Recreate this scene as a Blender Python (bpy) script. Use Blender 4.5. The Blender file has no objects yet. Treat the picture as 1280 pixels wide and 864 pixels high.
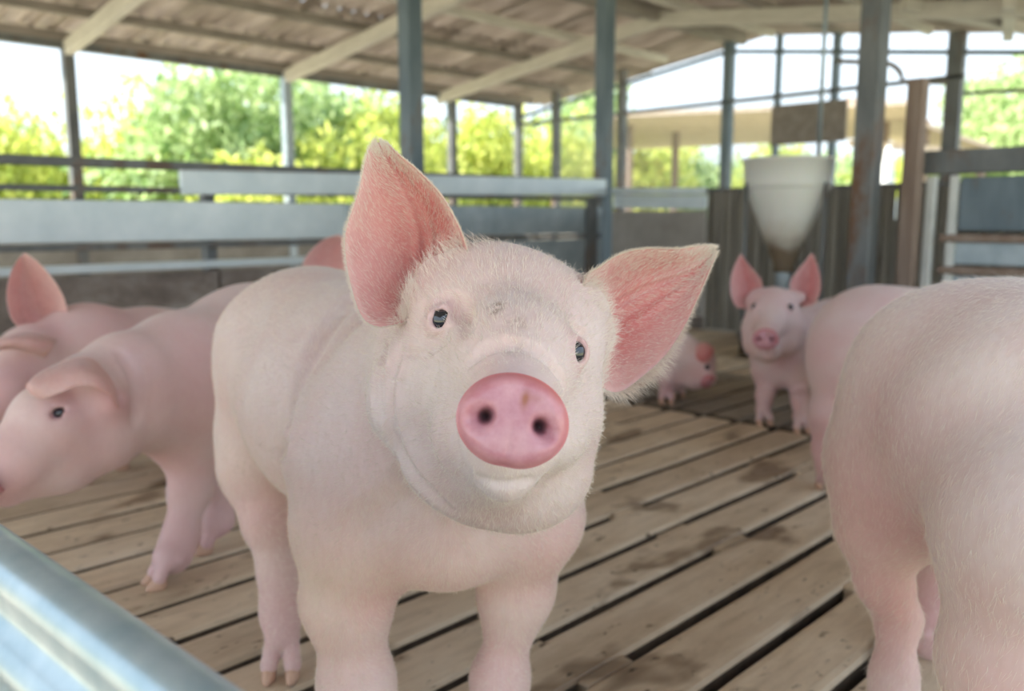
import bpy, bmesh, math, random
import numpy as np
from mathutils import Vector, Matrix

random.seed(7)
rng = np.random.default_rng(11)
scene = bpy.context.scene
col = scene.collection
R = math.radians

# ------------------------------------------------------------------ camera
CAM_H = 0.8
HEAD = R(44.46)
PITCH = R(8.32)
cd = bpy.data.cameras.new('camera')
cam = bpy.data.objects.new('camera', cd)
col.objects.link(cam)
cam.location = (0, 0, CAM_H)
cam.rotation_euler = (R(90) - PITCH, 0, HEAD - R(90))
cd.sensor_width = 36
cd.lens = 30.375
cd.clip_start = 0.02
cd.clip_end = 400
cd.dof.use_dof = True
cd.dof.focus_distance = 0.84
cd.dof.aperture_fstop = 4.2
scene.camera = cam

# ------------------------------------------------------------------ world, sun, exposure
w = bpy.data.worlds.new('sky')
scene.world = w
w.use_nodes = True
nt = w.node_tree
nt.nodes.clear()
out = nt.nodes.new('ShaderNodeOutputWorld')
bg = nt.nodes.new('ShaderNodeBackground')
tc = nt.nodes.new('ShaderNodeTexCoord')
sx = nt.nodes.new('ShaderNodeSeparateXYZ')
rp = nt.nodes.new('ShaderNodeValToRGB')
nt.links.new(tc.outputs['Generated'], sx.inputs[0])
nt.links.new(sx.outputs['Z'], rp.inputs[0])
nt.links.new(rp.outputs[0], bg.inputs[0])
nt.links.new(bg.outputs[0], out.inputs[0])
e = rp.color_ramp.elements
e[0].position = 0.0; e[0].color = (0.60, 0.69, 0.74, 1)
e[1].position = 0.9; e[1].color = (0.52, 0.66, 0.86, 1)
m_ = e.new(0.25); m_.color = (0.62, 0.73, 0.84, 1)
bg.inputs[1].default_value = 1.0
sd = bpy.data.lights.new('sun', 'SUN')
sun = bpy.data.objects.new('sun', sd)
col.objects.link(sun)
sun.location = (-4, -4, 12)
sd.energy = 7.0
sd.angle = R(1.5)
sd.color = (1.0, 0.95, 0.86)
sun.rotation_euler = Vector((-0.45, 0.52, 0.73)).to_track_quat('Z', 'Y').to_euler()
scene.view_settings.view_transform = 'Standard'
scene.view_settings.look = 'None'
scene.view_settings.gamma = 1
scene.view_settings.use_curve_mapping = False
scene.view_settings.exposure = 1.24

# ------------------------------------------------------------------ coordinates
FW = Vector((math.cos(HEAD), math.sin(HEAD), 0))
RT = Vector((math.sin(HEAD), -math.cos(HEAD), 0))
FP = 1080.0
def P(px, py, d):
    """world point seen at photo pixel (px,py) at ground distance d ahead"""
    a = (px - 640) / FP; b = (432 - py) / FP
    f = math.cos(PITCH) + b * math.sin(PITCH)
    u = -math.sin(PITCH) + b * math.cos(PITCH)
    t = d / f
    return Vector((0, 0, CAM_H)) + FW * d + RT * (a * t) + Vector((0, 0, u * t))
def G(px, d, z):
    """world point at ground distance d, height z, in the column px"""
    lo, hi = -3000.0, 6000.0
    for _ in range(50):
        m = (lo + hi) / 2
        if P(px, m, d).z > z: lo = m
        else: hi = m
    return P(px, lo, d)

# ------------------------------------------------------------------ helpers
def tag(o, label=None, cat=None, group=None, kind=None):
    if label: o['label'] = label
    if cat: o['category'] = cat
    if group: o['group'] = group
    if kind: o['kind'] = kind
    return o
def empty(name, loc=(0, 0, 0)):
    o = bpy.data.objects.new(name, None)
    o.empty_display_size = 0.1
    o.location = loc
    col.objects.link(o)
    return o
def link(name, me, mat=None, parent=None, smooth=False):
    o = bpy.data.objects.new(name, me)
    if mat and not me.materials: me.materials.append(mat)
    if smooth: me.polygons.foreach_set('use_smooth', [True] * len(me.polygons))
    if parent:
        o.parent = parent
        pw = Vector(parent.location)
        if parent.parent: pw = pw + Vector(parent.parent.location)
        o.location = -pw
    col.objects.link(o)
    return o
def place(o, parent, loc):
    """child position given in world coordinates"""
    o.location = Vector(loc) - Vector(parent.location)
def np_mesh(name, V, F):
    me = bpy.data.meshes.new(name)
    me.from_pydata([tuple(v) for v in V], [], [tuple(f) for f in F]) if not isinstance(V, np.ndarray) else fast(me, V, F)
    me.update()
    return me
def fast(me, V, F):
    F = np.asarray(F, dtype=np.int32)
    n = F.shape[1]
    me.vertices.add(len(V)); me.vertices.foreach_set('co', V.astype(np.float32).ravel())
    me.loops.add(F.size); me.loops.foreach_set('vertex_index', F.ravel())
    me.polygons.add(len(F)); me.polygons.foreach_set('loop_start', np.arange(0, F.size, n, dtype=np.int32))
    me.update(calc_edges=True)
def box_mesh(name, dx, dy, dz, bevel=0.0, seg=1):
    bm = bmesh.new()
    bmesh.ops.create_cube(bm, size=1)
    bmesh.ops.scale(bm, vec=(dx, dy, dz), verts=bm.verts)
    if bevel: bmesh.ops.bevel(bm, geom=bm.edges[:], offset=bevel, segments=seg, affect='EDGES')
    me = bpy.data.meshes.new(name); bm.to_mesh(me); bm.free()
    return me
def box(name, lo, hi, mat, parent=None, bevel=0.004):
    lo = Vector(lo); hi = Vector(hi); c = (lo + hi) / 2; d = hi - lo
    me = box_mesh(name, abs(d.x), abs(d.y), abs(d.z), bevel)
    o = link(name, me, mat, parent)
    o.location = c if not parent else c - Vector(parent.location)
    return o
def beam(name, a, b, wy, wz, mat, parent=None, bevel=0.004):
    a = Vector(a); b = Vector(b); d = b - a
    me = box_mesh(name, d.length, wy, wz, bevel)
    o = link(name, me, mat, parent)
    c = (a + b) / 2
    o.location = c if not parent else c - Vector(parent.location)
    yaw = math.atan2(d.y, d.x); pit = -math.atan2(d.z, math.hypot(d.x, d.y))
    o.rotation_euler = (0, pit, yaw)
    return o
def tube_mesh(name, pts, rads, n=16, caps=True):
    bm = bmesh.new(); rings = []
    pts = [Vector(p) for p in pts]
    for i, p in enumerate(pts):
        t = (pts[min(i + 1, len(pts) - 1)] - pts[max(i - 1, 0)]).normalized()
        up = Vector((0, 0, 1)) if abs(t.z) < .9 else Vector((1, 0, 0))
        a = t.cross(up).normalized(); b = t.cross(a)
        rings.append([bm.verts.new(p + (a * math.cos(2 * math.pi * k / n) + b * math.sin(2 * math.pi * k / n)) * rads[i]) for k in range(n)])
    for r0, r1 in zip(rings, rings[1:]):
        for k in range(n): bm.faces.new((r0[k], r0[(k + 1) % n], r1[(k + 1) % n], r1[k]))
    if caps: bm.faces.new(rings[0][::-1]); bm.faces.new(rings[-1])
    bmesh.ops.recalc_face_normals(bm, faces=bm.faces)
    me = bpy.data.meshes.new(name); bm.to_mesh(me); bm.free()
    me.polygons.foreach_set('use_smooth', [len(p.vertices) == 4 for p in me.polygons])
    return me
def lathe_mesh(name, prof, n=40):
    bm = bmesh.new(); rings = []
    for r, z in prof:
        rings.append([bm.verts.new((r * math.cos(2 * math.pi * k / n), r * math.sin(2 * math.pi * k / n), z)) for k in range(n)])
    for r0, r1 in zip(rings, rings[1:]):
        for k in range(n): bm.faces.new((r0[k], r0[(k + 1) % n], r1[(k + 1) % n], r1[k]))
    bmesh.ops.recalc_face_normals(bm, faces=bm.faces)
    me = bpy.data.meshes.new(name); bm.to_mesh(me); bm.free()
    me.polygons.foreach_set('use_smooth', [True] * len(me.polygons))
    return me

# ------------------------------------------------------------------ materials
class N:
    def __init__(s, name):
        s.m = bpy.data.materials.new(name); s.m.use_nodes = True
        s.t = s.m.node_tree; s.t.nodes.clear()
        s.o = s.t.nodes.new('ShaderNodeOutputMaterial')
        s.b = s.t.nodes.new('ShaderNodeBsdfPrincipled')
        s.L(s.b.outputs[0], s.o.inputs[0])
        s.tc = s.t.nodes.new('ShaderNodeTexCoord')
    def L(s, a, b): s.t.links.new(a, b)
    def n(s, k, **kw):
        x = s.t.nodes.new(k)
        for a, b in kw.items(): setattr(x, a, b)
        return x
    def noise(s, scale, detail=4, rough=.55, vec=(1, 1, 1), dist=0, co='Object'):
        mp = s.n('ShaderNodeMapping'); mp.inputs['Scale'].default_value = vec
        s.L(s.tc.outputs[co], mp.inputs[0])
        x = s.n('ShaderNodeTexNoise'); x.inputs['Scale'].default_value = scale
        x.inputs['Detail'].default_value = detail; x.inputs['Roughness'].default_value = rough
        x.inputs['Distortion'].default_value = dist
        s.L(mp.outputs[0], x.inputs['Vector'])
        return x.outputs['Fac']
    def ramp(s, src, stops):
        r = s.n('ShaderNodeValToRGB'); e = r.color_ramp.elements
        while len(e) > 1: e.remove(e[0])
        e[0].position = stops[0][0]; e[0].color = tuple(stops[0][1]) + (1,)
        for p, c in stops[1:]:
            q = e.new(p); q.color = tuple(c) + (1,)
        s.L(src, r.inputs[0]); return r.outputs[0]
    def mix(s, f, a, b, mode='MIX'):
        x = s.n('ShaderNodeMix', data_type='RGBA', blend_type=mode)
        for i, v in ((0, f), (6, a), (7, b)):
            if isinstance(v, (int, float)): x.inputs[i].default_value = v
            elif isinstance(v, tuple): x.inputs[i].default_value = v + (1,)
            else: s.L(v, x.inputs[i])
        return x.outputs[2]
    def math(s, op, a, b=0.0):
        x = s.n('ShaderNodeMath', operation=op)
        for i, v in ((0, a), (1, b)):
            if isinstance(v, (int, float)): x.inputs[i].default_value = v
            else: s.L(v, x.inputs[i])
        return x.outputs[0]
    def attr(s, name):
        a = s.n('ShaderNodeAttribute'); a.attribute_name = name
        return a.outputs['Fac']
    def bump(s, h, strength=.3, dist=.01):
        b = s.n('ShaderNodeBump'); b.inputs['Strength'].default_value = strength
        b.inputs['Distance'].default_value = dist
        s.L(h, b.inputs['Height']); s.L(b.outputs[0], s.b.inputs['Normal'])
    def col(s, c):
        if isinstance(c, tuple): s.b.inputs['Base Color'].default_value = c + (1,)
        else: s.L(c, s.b.inputs['Base Color'])
        return s
    def set(s, **kw):
        for k, v in kw.items():
            i = s.b.inputs[k.replace('_', ' ')]
            if isinstance(v, (int, float, tuple)): i.default_value = v
            else: s.L(v, i)
        return s

def metal_mat(name, c1, c2, rough=.45, metallic=.55, scale=6, vec=(1, 1, 1), rust=0.0, rustcol=(.16, .085, .045)):
    a = N(name)
    c = a.ramp(a.noise(scale, 6, .6, vec), [(.3, c1), (.7, c2)])
    if rust > 0:
        f = a.ramp(a.noise(scale * .7, 8, .7, vec), [(.62 - rust * .4, (0, 0, 0)), (.72 - rust * .2, (1, 1, 1))])
        c = a.mix(f, c, rustcol)
    a.col(c).set(Metallic=metallic, Roughness=rough)
    a.bump(a.noise(scale * 6, 4), .12, .004)
    return a.m
M = {}
M['galv'] = metal_mat('galvanised_steel', (.30, .37, .41), (.50, .57, .60), .42, .5, 5)
M['galv_bright'] = metal_mat('bright_galvanised', (.55, .63, .66), (.72, .78, .80), .38, .4, 4)
M['blue_steel'] = metal_mat('weathered_blue_steel', (.10, .14, .17), (.20, .25, .28), .5, .3, 6, (1, 1, .3), .12)
M['grey_steel'] = metal_mat('dull_grey_steel', (.11, .12, .125), (.22, .23, .23), .55, .3, 6, (1, 1, .4), .25)
M['brown_sheet'] = metal_mat('stained_sheet', (.27, .25, .21), (.52, .49, .43), .6, .1, 3, (1, 4, .35), .12, (.11, .08, .055))
M['wood_post'] = metal_mat('weathered_wood', (.21, .14, .105), (.36, .28, .23), .75, 0, 7, (3, 3, .3))
M['timber'] = metal_mat('pale_timber', (.50, .47, .42), (.68, .64, .58), .7, 0, 5, (.5, 2, 2))
M['dark_timber'] = metal_mat('dark_beam', (.20, .175, .155), (.34, .30, .27), .7, 0, 5, (.5, 2, 2))
M['white_pipe'] = metal_mat('white_paint', (.62, .64, .62), (.78, .79, .77), .5, 0, 5)

def concrete_slat():
    a = N('worn_slat')
    oi = a.n('ShaderNodeObjectInfo')
    g = a.n('ShaderNodeNewGeometry')
    def wn(scale, detail, rough, vec, dist=0):
        mp = a.n('ShaderNodeMapping'); mp.inputs['Scale'].default_value = vec
        a.L(g.outputs['Position'], mp.inputs[0])
        x = a.n('ShaderNodeTexNoise'); x.inputs['Scale'].default_value = scale
        x.inputs['Detail'].default_value = detail; x.inputs['Roughness'].default_value = rough
        x.inputs['Distortion'].default_value = dist
        a.L(mp.outputs[0], x.inputs[0]); return x.outputs['Fac']
    base = a.ramp(wn(3.2, 5, .6, (.7, 1.3, 1)), [(.3, (.58, .455, .315)), (.5, (.74, .605, .435)), (.72, (.84, .72, .55))])
    grain = a.ramp(wn(14, 7, .7, (.35, 2.2, 1), .4), [(.36, (.60, .55, .50)), (.56, (1, 1, 1))])
    c = a.mix(.40, base, grain, 'MULTIPLY')
    speck = a.ramp(wn(38, 4, .6, (.5, 1, 1)), [(.30, (.16, .12, .09)), (.385, (1, 1, 1))])
    spk_mask = a.ramp(wn(1.9, 3, .5, (1, 1, 1)), [(.36, (0, 0, 0)), (.52, (1, 1, 1))])
    c = a.mix(a.math('MULTIPLY', spk_mask, .9), c, speck, 'MULTIPLY')
    wet = a.ramp(wn(3.6, 3, .5, (.8, 1.4, 1), .3), [(.585, (1, 1, 1)), (.66, (.36, .30, .25))])
    c = a.mix(.85, c, wet, 'MULTIPLY')
    tint = a.ramp(oi.outputs['Random'], [(0, (.82, .80, .80)), (1, (1.0, 1.0, 1.0))])
    c = a.mix(1.0, c, tint, 'MULTIPLY')
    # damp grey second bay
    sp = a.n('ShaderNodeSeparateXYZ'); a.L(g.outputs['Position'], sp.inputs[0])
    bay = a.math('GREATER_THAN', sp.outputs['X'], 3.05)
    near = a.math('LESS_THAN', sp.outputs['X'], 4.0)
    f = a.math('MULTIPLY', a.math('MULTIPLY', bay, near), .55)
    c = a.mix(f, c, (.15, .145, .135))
    a.col(c)
    rr = a.ramp(wn(3.6, 3, .5, (.8, 1.4, 1), .3), [(.58, (.8, .8, .8)), (.7, (.4, .4, .4))])
    a.L(rr, a.b.inputs['Roughness'])
    a.bump(wn(30, 8, .7, (.5, 1.5, 1)), .5, .006)
    return a.m
M['slat'] = concrete_slat()
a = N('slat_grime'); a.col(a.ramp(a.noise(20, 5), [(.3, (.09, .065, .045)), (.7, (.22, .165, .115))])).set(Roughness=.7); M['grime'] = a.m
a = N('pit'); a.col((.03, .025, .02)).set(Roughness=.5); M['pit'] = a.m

def roof_mat():
    a = N('aged_fibre_cement')
    c = a.ramp(a.noise(1.7, 5, .6, (1, .5, 1)), [(.3, (.50, .435, .375)), (.7, (.72, .65, .575))])
    st = a.ramp(a.noise(9, 5, .6, (1, .12, 1)), [(.36, (.55, .50, .45)), (.6, (1, 1, 1))])
    a.col(a.mix(.7, c, st, 'MULTIPLY')).set(Roughness=.85)
    return a.m
M['roof'] = roof_mat()

def skin_mat(name='pig_skin', pale=(.765, .62, .58), pink=(.68, .34, .345), fuzz=1.0, hue=0.0):
    a = N(name)
    pk = a.attr('pink')
    mott = a.noise(9, 5, .55)
    fine = a.noise(120, 3, .6, (1, 1, .35))
    c = a.ramp(mott, [(.3, tuple(x * y for x, y in zip(pale, (.96, .86, .86)))), (.62, pale), (.85, tuple(min(1, x * y) for x, y in zip(pale, (1.03, 1.07, 1.08))))])
    f = a.math('MINIMUM', a.math('MULTIPLY', pk, a.math('ADD', .72, a.math('MULTIPLY', mott, .5))), 1.0)
    c = a.mix(f, c, pink)
    dirt = a.attr('dirt')
    dn = a.ramp(a.noise(70, 5, .7), [(.40, (0, 0, 0)), (.60, (1, 1, 1))])
    c = a.mix(a.math('MULTIPLY', dirt, dn), c, (.26, .17, .11))
    hairn = a.ramp(fine, [(.35, (.93, .90, .88)), (.6, (1, 1, 1))])
    c = a.mix(.6 * fuzz, c, hairn, 'MULTIPLY')
    a.col(c)
    a.set(Roughness=.58, Subsurface_Weight=.12, Subsurface_Scale=.012, Sheen_Weight=.25 * fuzz, Sheen_Roughness=.5)
    a.b.inputs['Subsurface Radius'].default_value = (1, .35, .2)
    a.b.inputs['Specular IOR Level'].default_value = .35
    h = a.math('ADD', a.math('MULTIPLY', a.noise(230, 3, .6, (1, 1, .25)), .35), a.math('ADD', a.noise(38, 4, .6), a.math('MULTIPLY', a.noise(14, 2), 1.2)))
    a.bump(h, .35 * fuzz, .004)
    return a.m
M['skin'] = skin_mat()
M['skin_far'] = skin_mat('pig_skin_far', pale=(.72, .55, .53), pink=(.70, .36, .38), fuzz=.6)
def ear_mat():
    a = N('ear_skin')
    pk = a.attr('pink')
    c = a.mix(pk, (.80, .60, .56), (.72, .235, .225))
    v = a.ramp(a.noise(26, 6, .65, (1, 1, 1), 1.2), [(.36, (.84, .72, .72)), (.55, (1, 1, 1))])
    c = a.mix(.55, c, v, 'MULTIPLY')
    a.col(c)
    a.set(Roughness=.5, Subsurface_Weight=.2, Subsurface_Scale=.01, Sheen_Weight=.3)
    a.b.inputs['Subsurface Radius'].default_value = (1, .3, .2)
    a.bump(a.math('ADD', a.noise(200, 3, .6), a.noise(60, 4, .6)), .3, .003)
    tr = a.n('ShaderNodeBsdfTranslucent'); tr.inputs[0].default_value = (.95, .42, .36, 1)
    mx = a.n('ShaderNodeMixShader'); mx.inputs[0].default_value = .22
    a.L(a.b.outputs[0], mx.inputs[1]); a.L(tr.outputs[0], mx.inputs[2]); a.L(mx.outputs[0], a.o.inputs[0])
    return a.m
M['ear'] = ear_mat()
def snout_mat():
    a = N('snout_skin')
    c = a.ramp(a.noise(45, 4, .6), [(.3, (.47, .19, .235)), (.7, (.62, .33, .37))])
    c = a.mix(a.attr('rim'), c, (.66, .19, .18))
    c = a.mix(a.attr('hole'), c, (.07, .03, .035))
    c = a.mix(a.attr('stain'), c, (.34, .11, .06))
    a.col(c).set(Roughness=.24, Subsurface_Weight=.15, Subsurface_Scale=.01)
    a.b.inputs['Subsurface Radius'].default_value = (1, .3, .2)
    a.bump(a.noise(420, 3, .6), .18, .001)
    return a.m
M['snout'] = snout_mat()
a = N('eye'); a.col((.012, .014, .022)).set(Roughness=.06, Coat_Weight=1.0, Coat_Roughness=.03); M['eye'] = a.m
a = N('hoof'); a.col(a.ramp(a.noise(60, 4), [(.3, (.50, .26, .18)), (.7, (.72, .50, .36))])).set(Roughness=.5); M['hoof'] = a.m
a = N('hair'); a.col((.86, .76, .66)).set(Roughness=.45); M['hair'] = a.m

# ------------------------------------------------------------------ the pigs: distance fields meshed with surface nets
def smin(a, b, k):
    h = np.maximum(k - np.abs(a - b), 0) / k
    return np.minimum(a, b) - h * h * k * .25
def smax(a, b, k): return -smin(-a, -b, k)
def d_cone(X, p):
    a, b, ra, rb = p['a'], p['b'], p['ra'], p['rb']
    ba = b - a; l2 = float(ba @ ba)
    if l2 < 1e-10: return np.sqrt(((X - a) ** 2).sum(-1)) - ra
    t = np.clip(((X - a) @ ba) / l2, 0, 1)
    ts = t * t * (3 - 2 * t) if p.get('s', True) else t
    q = X - a - t[..., None] * ba
    return np.sqrt((q * q).sum(-1)) - (ra + (rb - ra) * ts)
def d_ell(X, p):
    q = (X - p['c']) @ p['M']
    k0 = np.sqrt((q * q).sum(-1)); q2 = q @ np.diag(1 / p['r'])
    k1 = np.sqrt((q2 * q2).sum(-1)) + 1e-9
    return k0 * (k0 - 1) / k1
def prim_d(X, p): return d_cone(X, p) if 'a' in p else d_ell(X, p)
def prim_box(p, m):
    if 'a' in p:
        lo = np.minimum(p['a'] - p['ra'], p['b'] - p['rb']); hi = np.maximum(p['a'] + p['ra'], p['b'] + p['rb'])
    else: r = p['R']; lo = p['c'] - r; hi = p['c'] + r
    return lo - m, hi + m
A3 = lambda v: np.array(v, dtype=np.float32)
def ball(c, r, k=.03): return dict(a=A3(c), b=A3(c), ra=r, rb=r, k=k)
def cone(a, b, ra, rb, k=.03): return dict(a=A3(a), b=A3(b), ra=ra, rb=rb, k=k)
def ell(c, r, axes, k=.03):
    Mx = np.array([list(v) for v in axes], dtype=np.float32).T
    rr = np.array(r, dtype=np.float32)
    q = dict(c=A3(c), r=1.0 / (1.0 / rr), M=Mx @ np.diag(1 / rr), k=k, R=float(max(r)))
    return q
def d_ell(X, p):
    q = (X - p['c']) @ p['M']
    k0 = np.sqrt((q * q).sum(-1)) + 1e-9
    g = q / k0[..., None] @ p['M'].T
    return (k0 - 1) / (np.sqrt((g * g).sum(-1)) + 1e-9)
def field(X, groups, cuts):
    F = None
    for prims, kg in groups:
        D = None
        for p in prims:
            d = prim_d(X, p); D = d if D is None else smin(D, d, p['k'])
        F = D if F is None else smin(F, D, kg)
    for c in cuts: F = smax(F, -prim_d(X, c), c['k'])
    return F
def grid_field(groups, cuts, h):
    los, his = zip(*[prim_box(p, 3 * h) for g, _ in groups for p in g])
    lo = np.min(los, 0); hi = np.max(his, 0)
    n = np.ceil((hi - lo) / h).astype(int) + 1
    ax = [lo[i] + h * np.arange(n[i], dtype=np.float32) for i in range(3)]
    def sub(p, m):
        l, u = prim_box(p, m)
        i0 = np.clip(np.floor((l - lo) / h).astype(int), 0, n - 1); i1 = np.clip(np.ceil((u - lo) / h).astype(int) + 1, 1, n)
        sl = tuple(slice(int(a), int(b)) for a, b in zip(i0, i1))
        gx, gy, gz = np.meshgrid(ax[0][sl[0]], ax[1][sl[1]], ax[2][sl[2]], indexing='ij')
        return sl, np.stack([gx, gy, gz], -1)
    F = np.full(n, 10, np.float32)
    for prims, kg in groups:
        D = np.full(n, 10, np.float32)
        for p in prims:
            sl, X = sub(p, p['k'] + kg + 3 * h)
            D[sl] = smin(D[sl], prim_d(X, p), p['k'])
        F = smin(F, D, kg)
    for c in cuts:
        sl, X = sub(c, c['k'] + 3 * h)
        F[sl] = smax(F[sl], -prim_d(X, c), c['k'])
    return F, lo, h
def surface_nets(F, lo, h):
    s = F < 0
    nx, ny, nz = F.shape
    cnt = np.zeros((nx - 1, ny - 1, nz - 1), np.float32); acc = np.zeros(cnt.shape + (3,), np.float32)
    rngs = [(0, 1)] * 3
    for axis in range(3):
        o1, o2 = [i for i in range(3) if i != axis]
        for a in (0, 1):
            for b in (0, 1):
                off0 = [0, 0, 0]; off0[o1] = a; off0[o2] = b
                off1 = list(off0); off1[axis] = 1
                sl = lambda o: tuple(slice(q, q + m - 1) for q, m in zip(o, F.shape))
                f0 = F[sl(off0)]; f1 = F[sl(off1)]
                cr = (f0 < 0) != (f1 < 0)
                idx = np.nonzero(cr)
                t = f0[idx] / (f0[idx] - f1[idx])
                cnt[idx] += 1
                for i in range(3):
                    acc[idx + (np.full(len(t), i),)] += (t if i == axis else off0[i])
    m = cnt > 0
    ids = np.full(cnt.shape, -1, np.int64); ids[m] = np.arange(m.sum())
    cells = np.argwhere(m)
    V = lo + h * (cells + acc[m] / cnt[m][:, None])
    quads = []
    for axis in range(3):
        o1, o2 = [i for i in range(3) if i != axis]
        sl0 = [slice(None)] * 3; sl1 = [slice(None)] * 3
        sl0[axis] = slice(0, -1); sl1[axis] = slice(1, None)
        s0 = s[tuple(sl0)]; s1 = s[tuple(sl1)]
        e = np.argwhere(s0 != s1)
        ok = (e[:, o1] > 0) & (e[:, o2] > 0) & (e[:, o1] < F.shape[o1] - 1) & (e[:, o2] < F.shape[o2] - 1)
        e = e[ok]
        def cid(d1, d2):
            q = e.copy(); q[:, o1] -= d1; q[:, o2] -= d2
            return ids[q[:, 0], q[:, 1], q[:, 2]]
        Q = np.stack([cid(1, 1), cid(0, 1), cid(0, 0), cid(1, 0)], 1)
        ins = s0[e[:, 0], e[:, 1], e[:, 2]]
        flip = ins if axis != 1 else ~ins
        Q[~flip] = Q[~flip][:, ::-1]
        quads.append(Q)
    return V.astype(np.float32), np.concatenate(quads)
def subdivide(V, Q):
    E = np.concatenate([Q[:, [0, 1]], Q[:, [1, 2]], Q[:, [2, 3]], Q[:, [3, 0]]]); Es = np.sort(E, 1)
    key = Es[:, 0].astype(np.int64) * len(V) + Es[:, 1]
    u, first, inv = np.unique(key, return_index=True, return_inverse=True)
    em = (V[Es[first, 0]] + V[Es[first, 1]]) / 2
    fm = V[Q].mean(1)
    n = len(V); nf = len(Q); inv = inv.reshape(4, nf) + n; c = np.arange(nf) + n + len(em)
    q = [np.stack([Q[:, i], inv[i], c, inv[(i + 3) % 4]], 1) for i in range(4)]
    return np.concatenate([V, em, fm]), np.concatenate(q)
def gradient(X, groups, cuts, e=.0015):
    g = np.empty_like(X)
    for i in range(3):
        d = np.zeros(3, np.float32); d[i] = e
        g[:, i] = (field(X + d, groups, cuts) - field(X - d, groups, cuts)) / (2 * e)
    return g
def mesh_sdf(name, groups, cuts=(), h=.01, sub=False, proj=1):
    V, Q = surface_nets(*grid_field(groups, cuts, h))
    if sub: V, Q = subdivide(V, Q)
    g = None
    for _ in range(proj):
        f = field(V, groups, cuts); g = gradient(V, groups, cuts)
        l = (g * g).sum(1) + 1e-6
        st = np.clip(f / l, -h, h)
        V = V - g * st[:, None] * .9
    if g is None: g = gradient(V, groups, cuts)
    me = bpy.data.meshes.new(name); fast(me, V, Q)
    me.polygons.foreach_set('use_smooth', [True] * len(me.polygons))
    nrm = g / (np.sqrt((g * g).sum(1)) + 1e-6)[:, None]
    return me, V, nrm
def add_attr(me, name, vals):
    at = me.attributes.new(name, 'FLOAT', 'POINT'); at.data.foreach_set('value', vals.astype(np.float32))
def spots(V, pts):
    """soft union of spheres of influence: (centre, radius, strength)"""
    r = np.zeros(len(V), np.float32)
    for c, rad, s in pts:
        d = np.sqrt(((V - A3(c)) ** 2).sum(1))
        r = np.maximum(r, s * np.clip(1 - d / rad, 0, 1) ** 1.2)
    return r

def spline(pts, n):
    pts = np.array([list(p) for p in pts], dtype=np.float64)
    d = np.r_[0, np.cumsum(np.sqrt((np.diff(pts, axis=0) ** 2).sum(1)))]; d /= d[-1]
    P0 = np.vstack([2 * pts[0] - pts[1], pts, 2 * pts[-1] - pts[-2]])
    out = []
    for t in np.linspace(0, 1, n):
        i = min(np.searchsorted(d, t, 'right') - 1, len(pts) - 2)
        u = (t - d[i]) / (d[i + 1] - d[i])
        a, b, c, e = P0[i], P0[i + 1], P0[i + 2], P0[i + 3]
        out.append(.5 * ((2 * b) + (-a + c) * u + (2 * a - 5 * b + 4 * c - e) * u * u + (-a + 3 * b - 3 * c + e) * u ** 3))
    return np.array(out)
def ear_surface(A, B, Mi, ns=40, nt=48, ripple=0.0):
    A = spline(A, nt); B = spline(B, nt); Mi = spline(Mi, nt)
    C = 2 * Mi - (A + B) / 2
    s = np.linspace(0, 1, ns)[:, None, None]
    S = (1 - s) ** 2 * A + 2 * s * (1 - s) * C + s * s * B          # ns, nt, 3
    ds = np.gradient(S, axis=0); dt = np.gradient(S, axis=1)
    n = np.cross(ds, dt); n /= np.sqrt((n * n).sum(-1, keepdims=True)) + 1e-9
    t = np.linspace(0, 1, nt)[None, :, None]
    if ripple:
        prof = np.sin(math.pi * s) ** 1.0 * np.sin(math.pi * np.clip(t * .95 + .05, 0, 1)) ** .6
        rp = (np.exp(-((s - .36 - .08 * t) / .035) ** 2) + .8 * np.exp(-((s - .52 - .05 * t) / .035) ** 2) + .8 * np.exp(-((s - .68) / .04) ** 2))
        S = S + n * rp * prof * ripple
    return S, n
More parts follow.
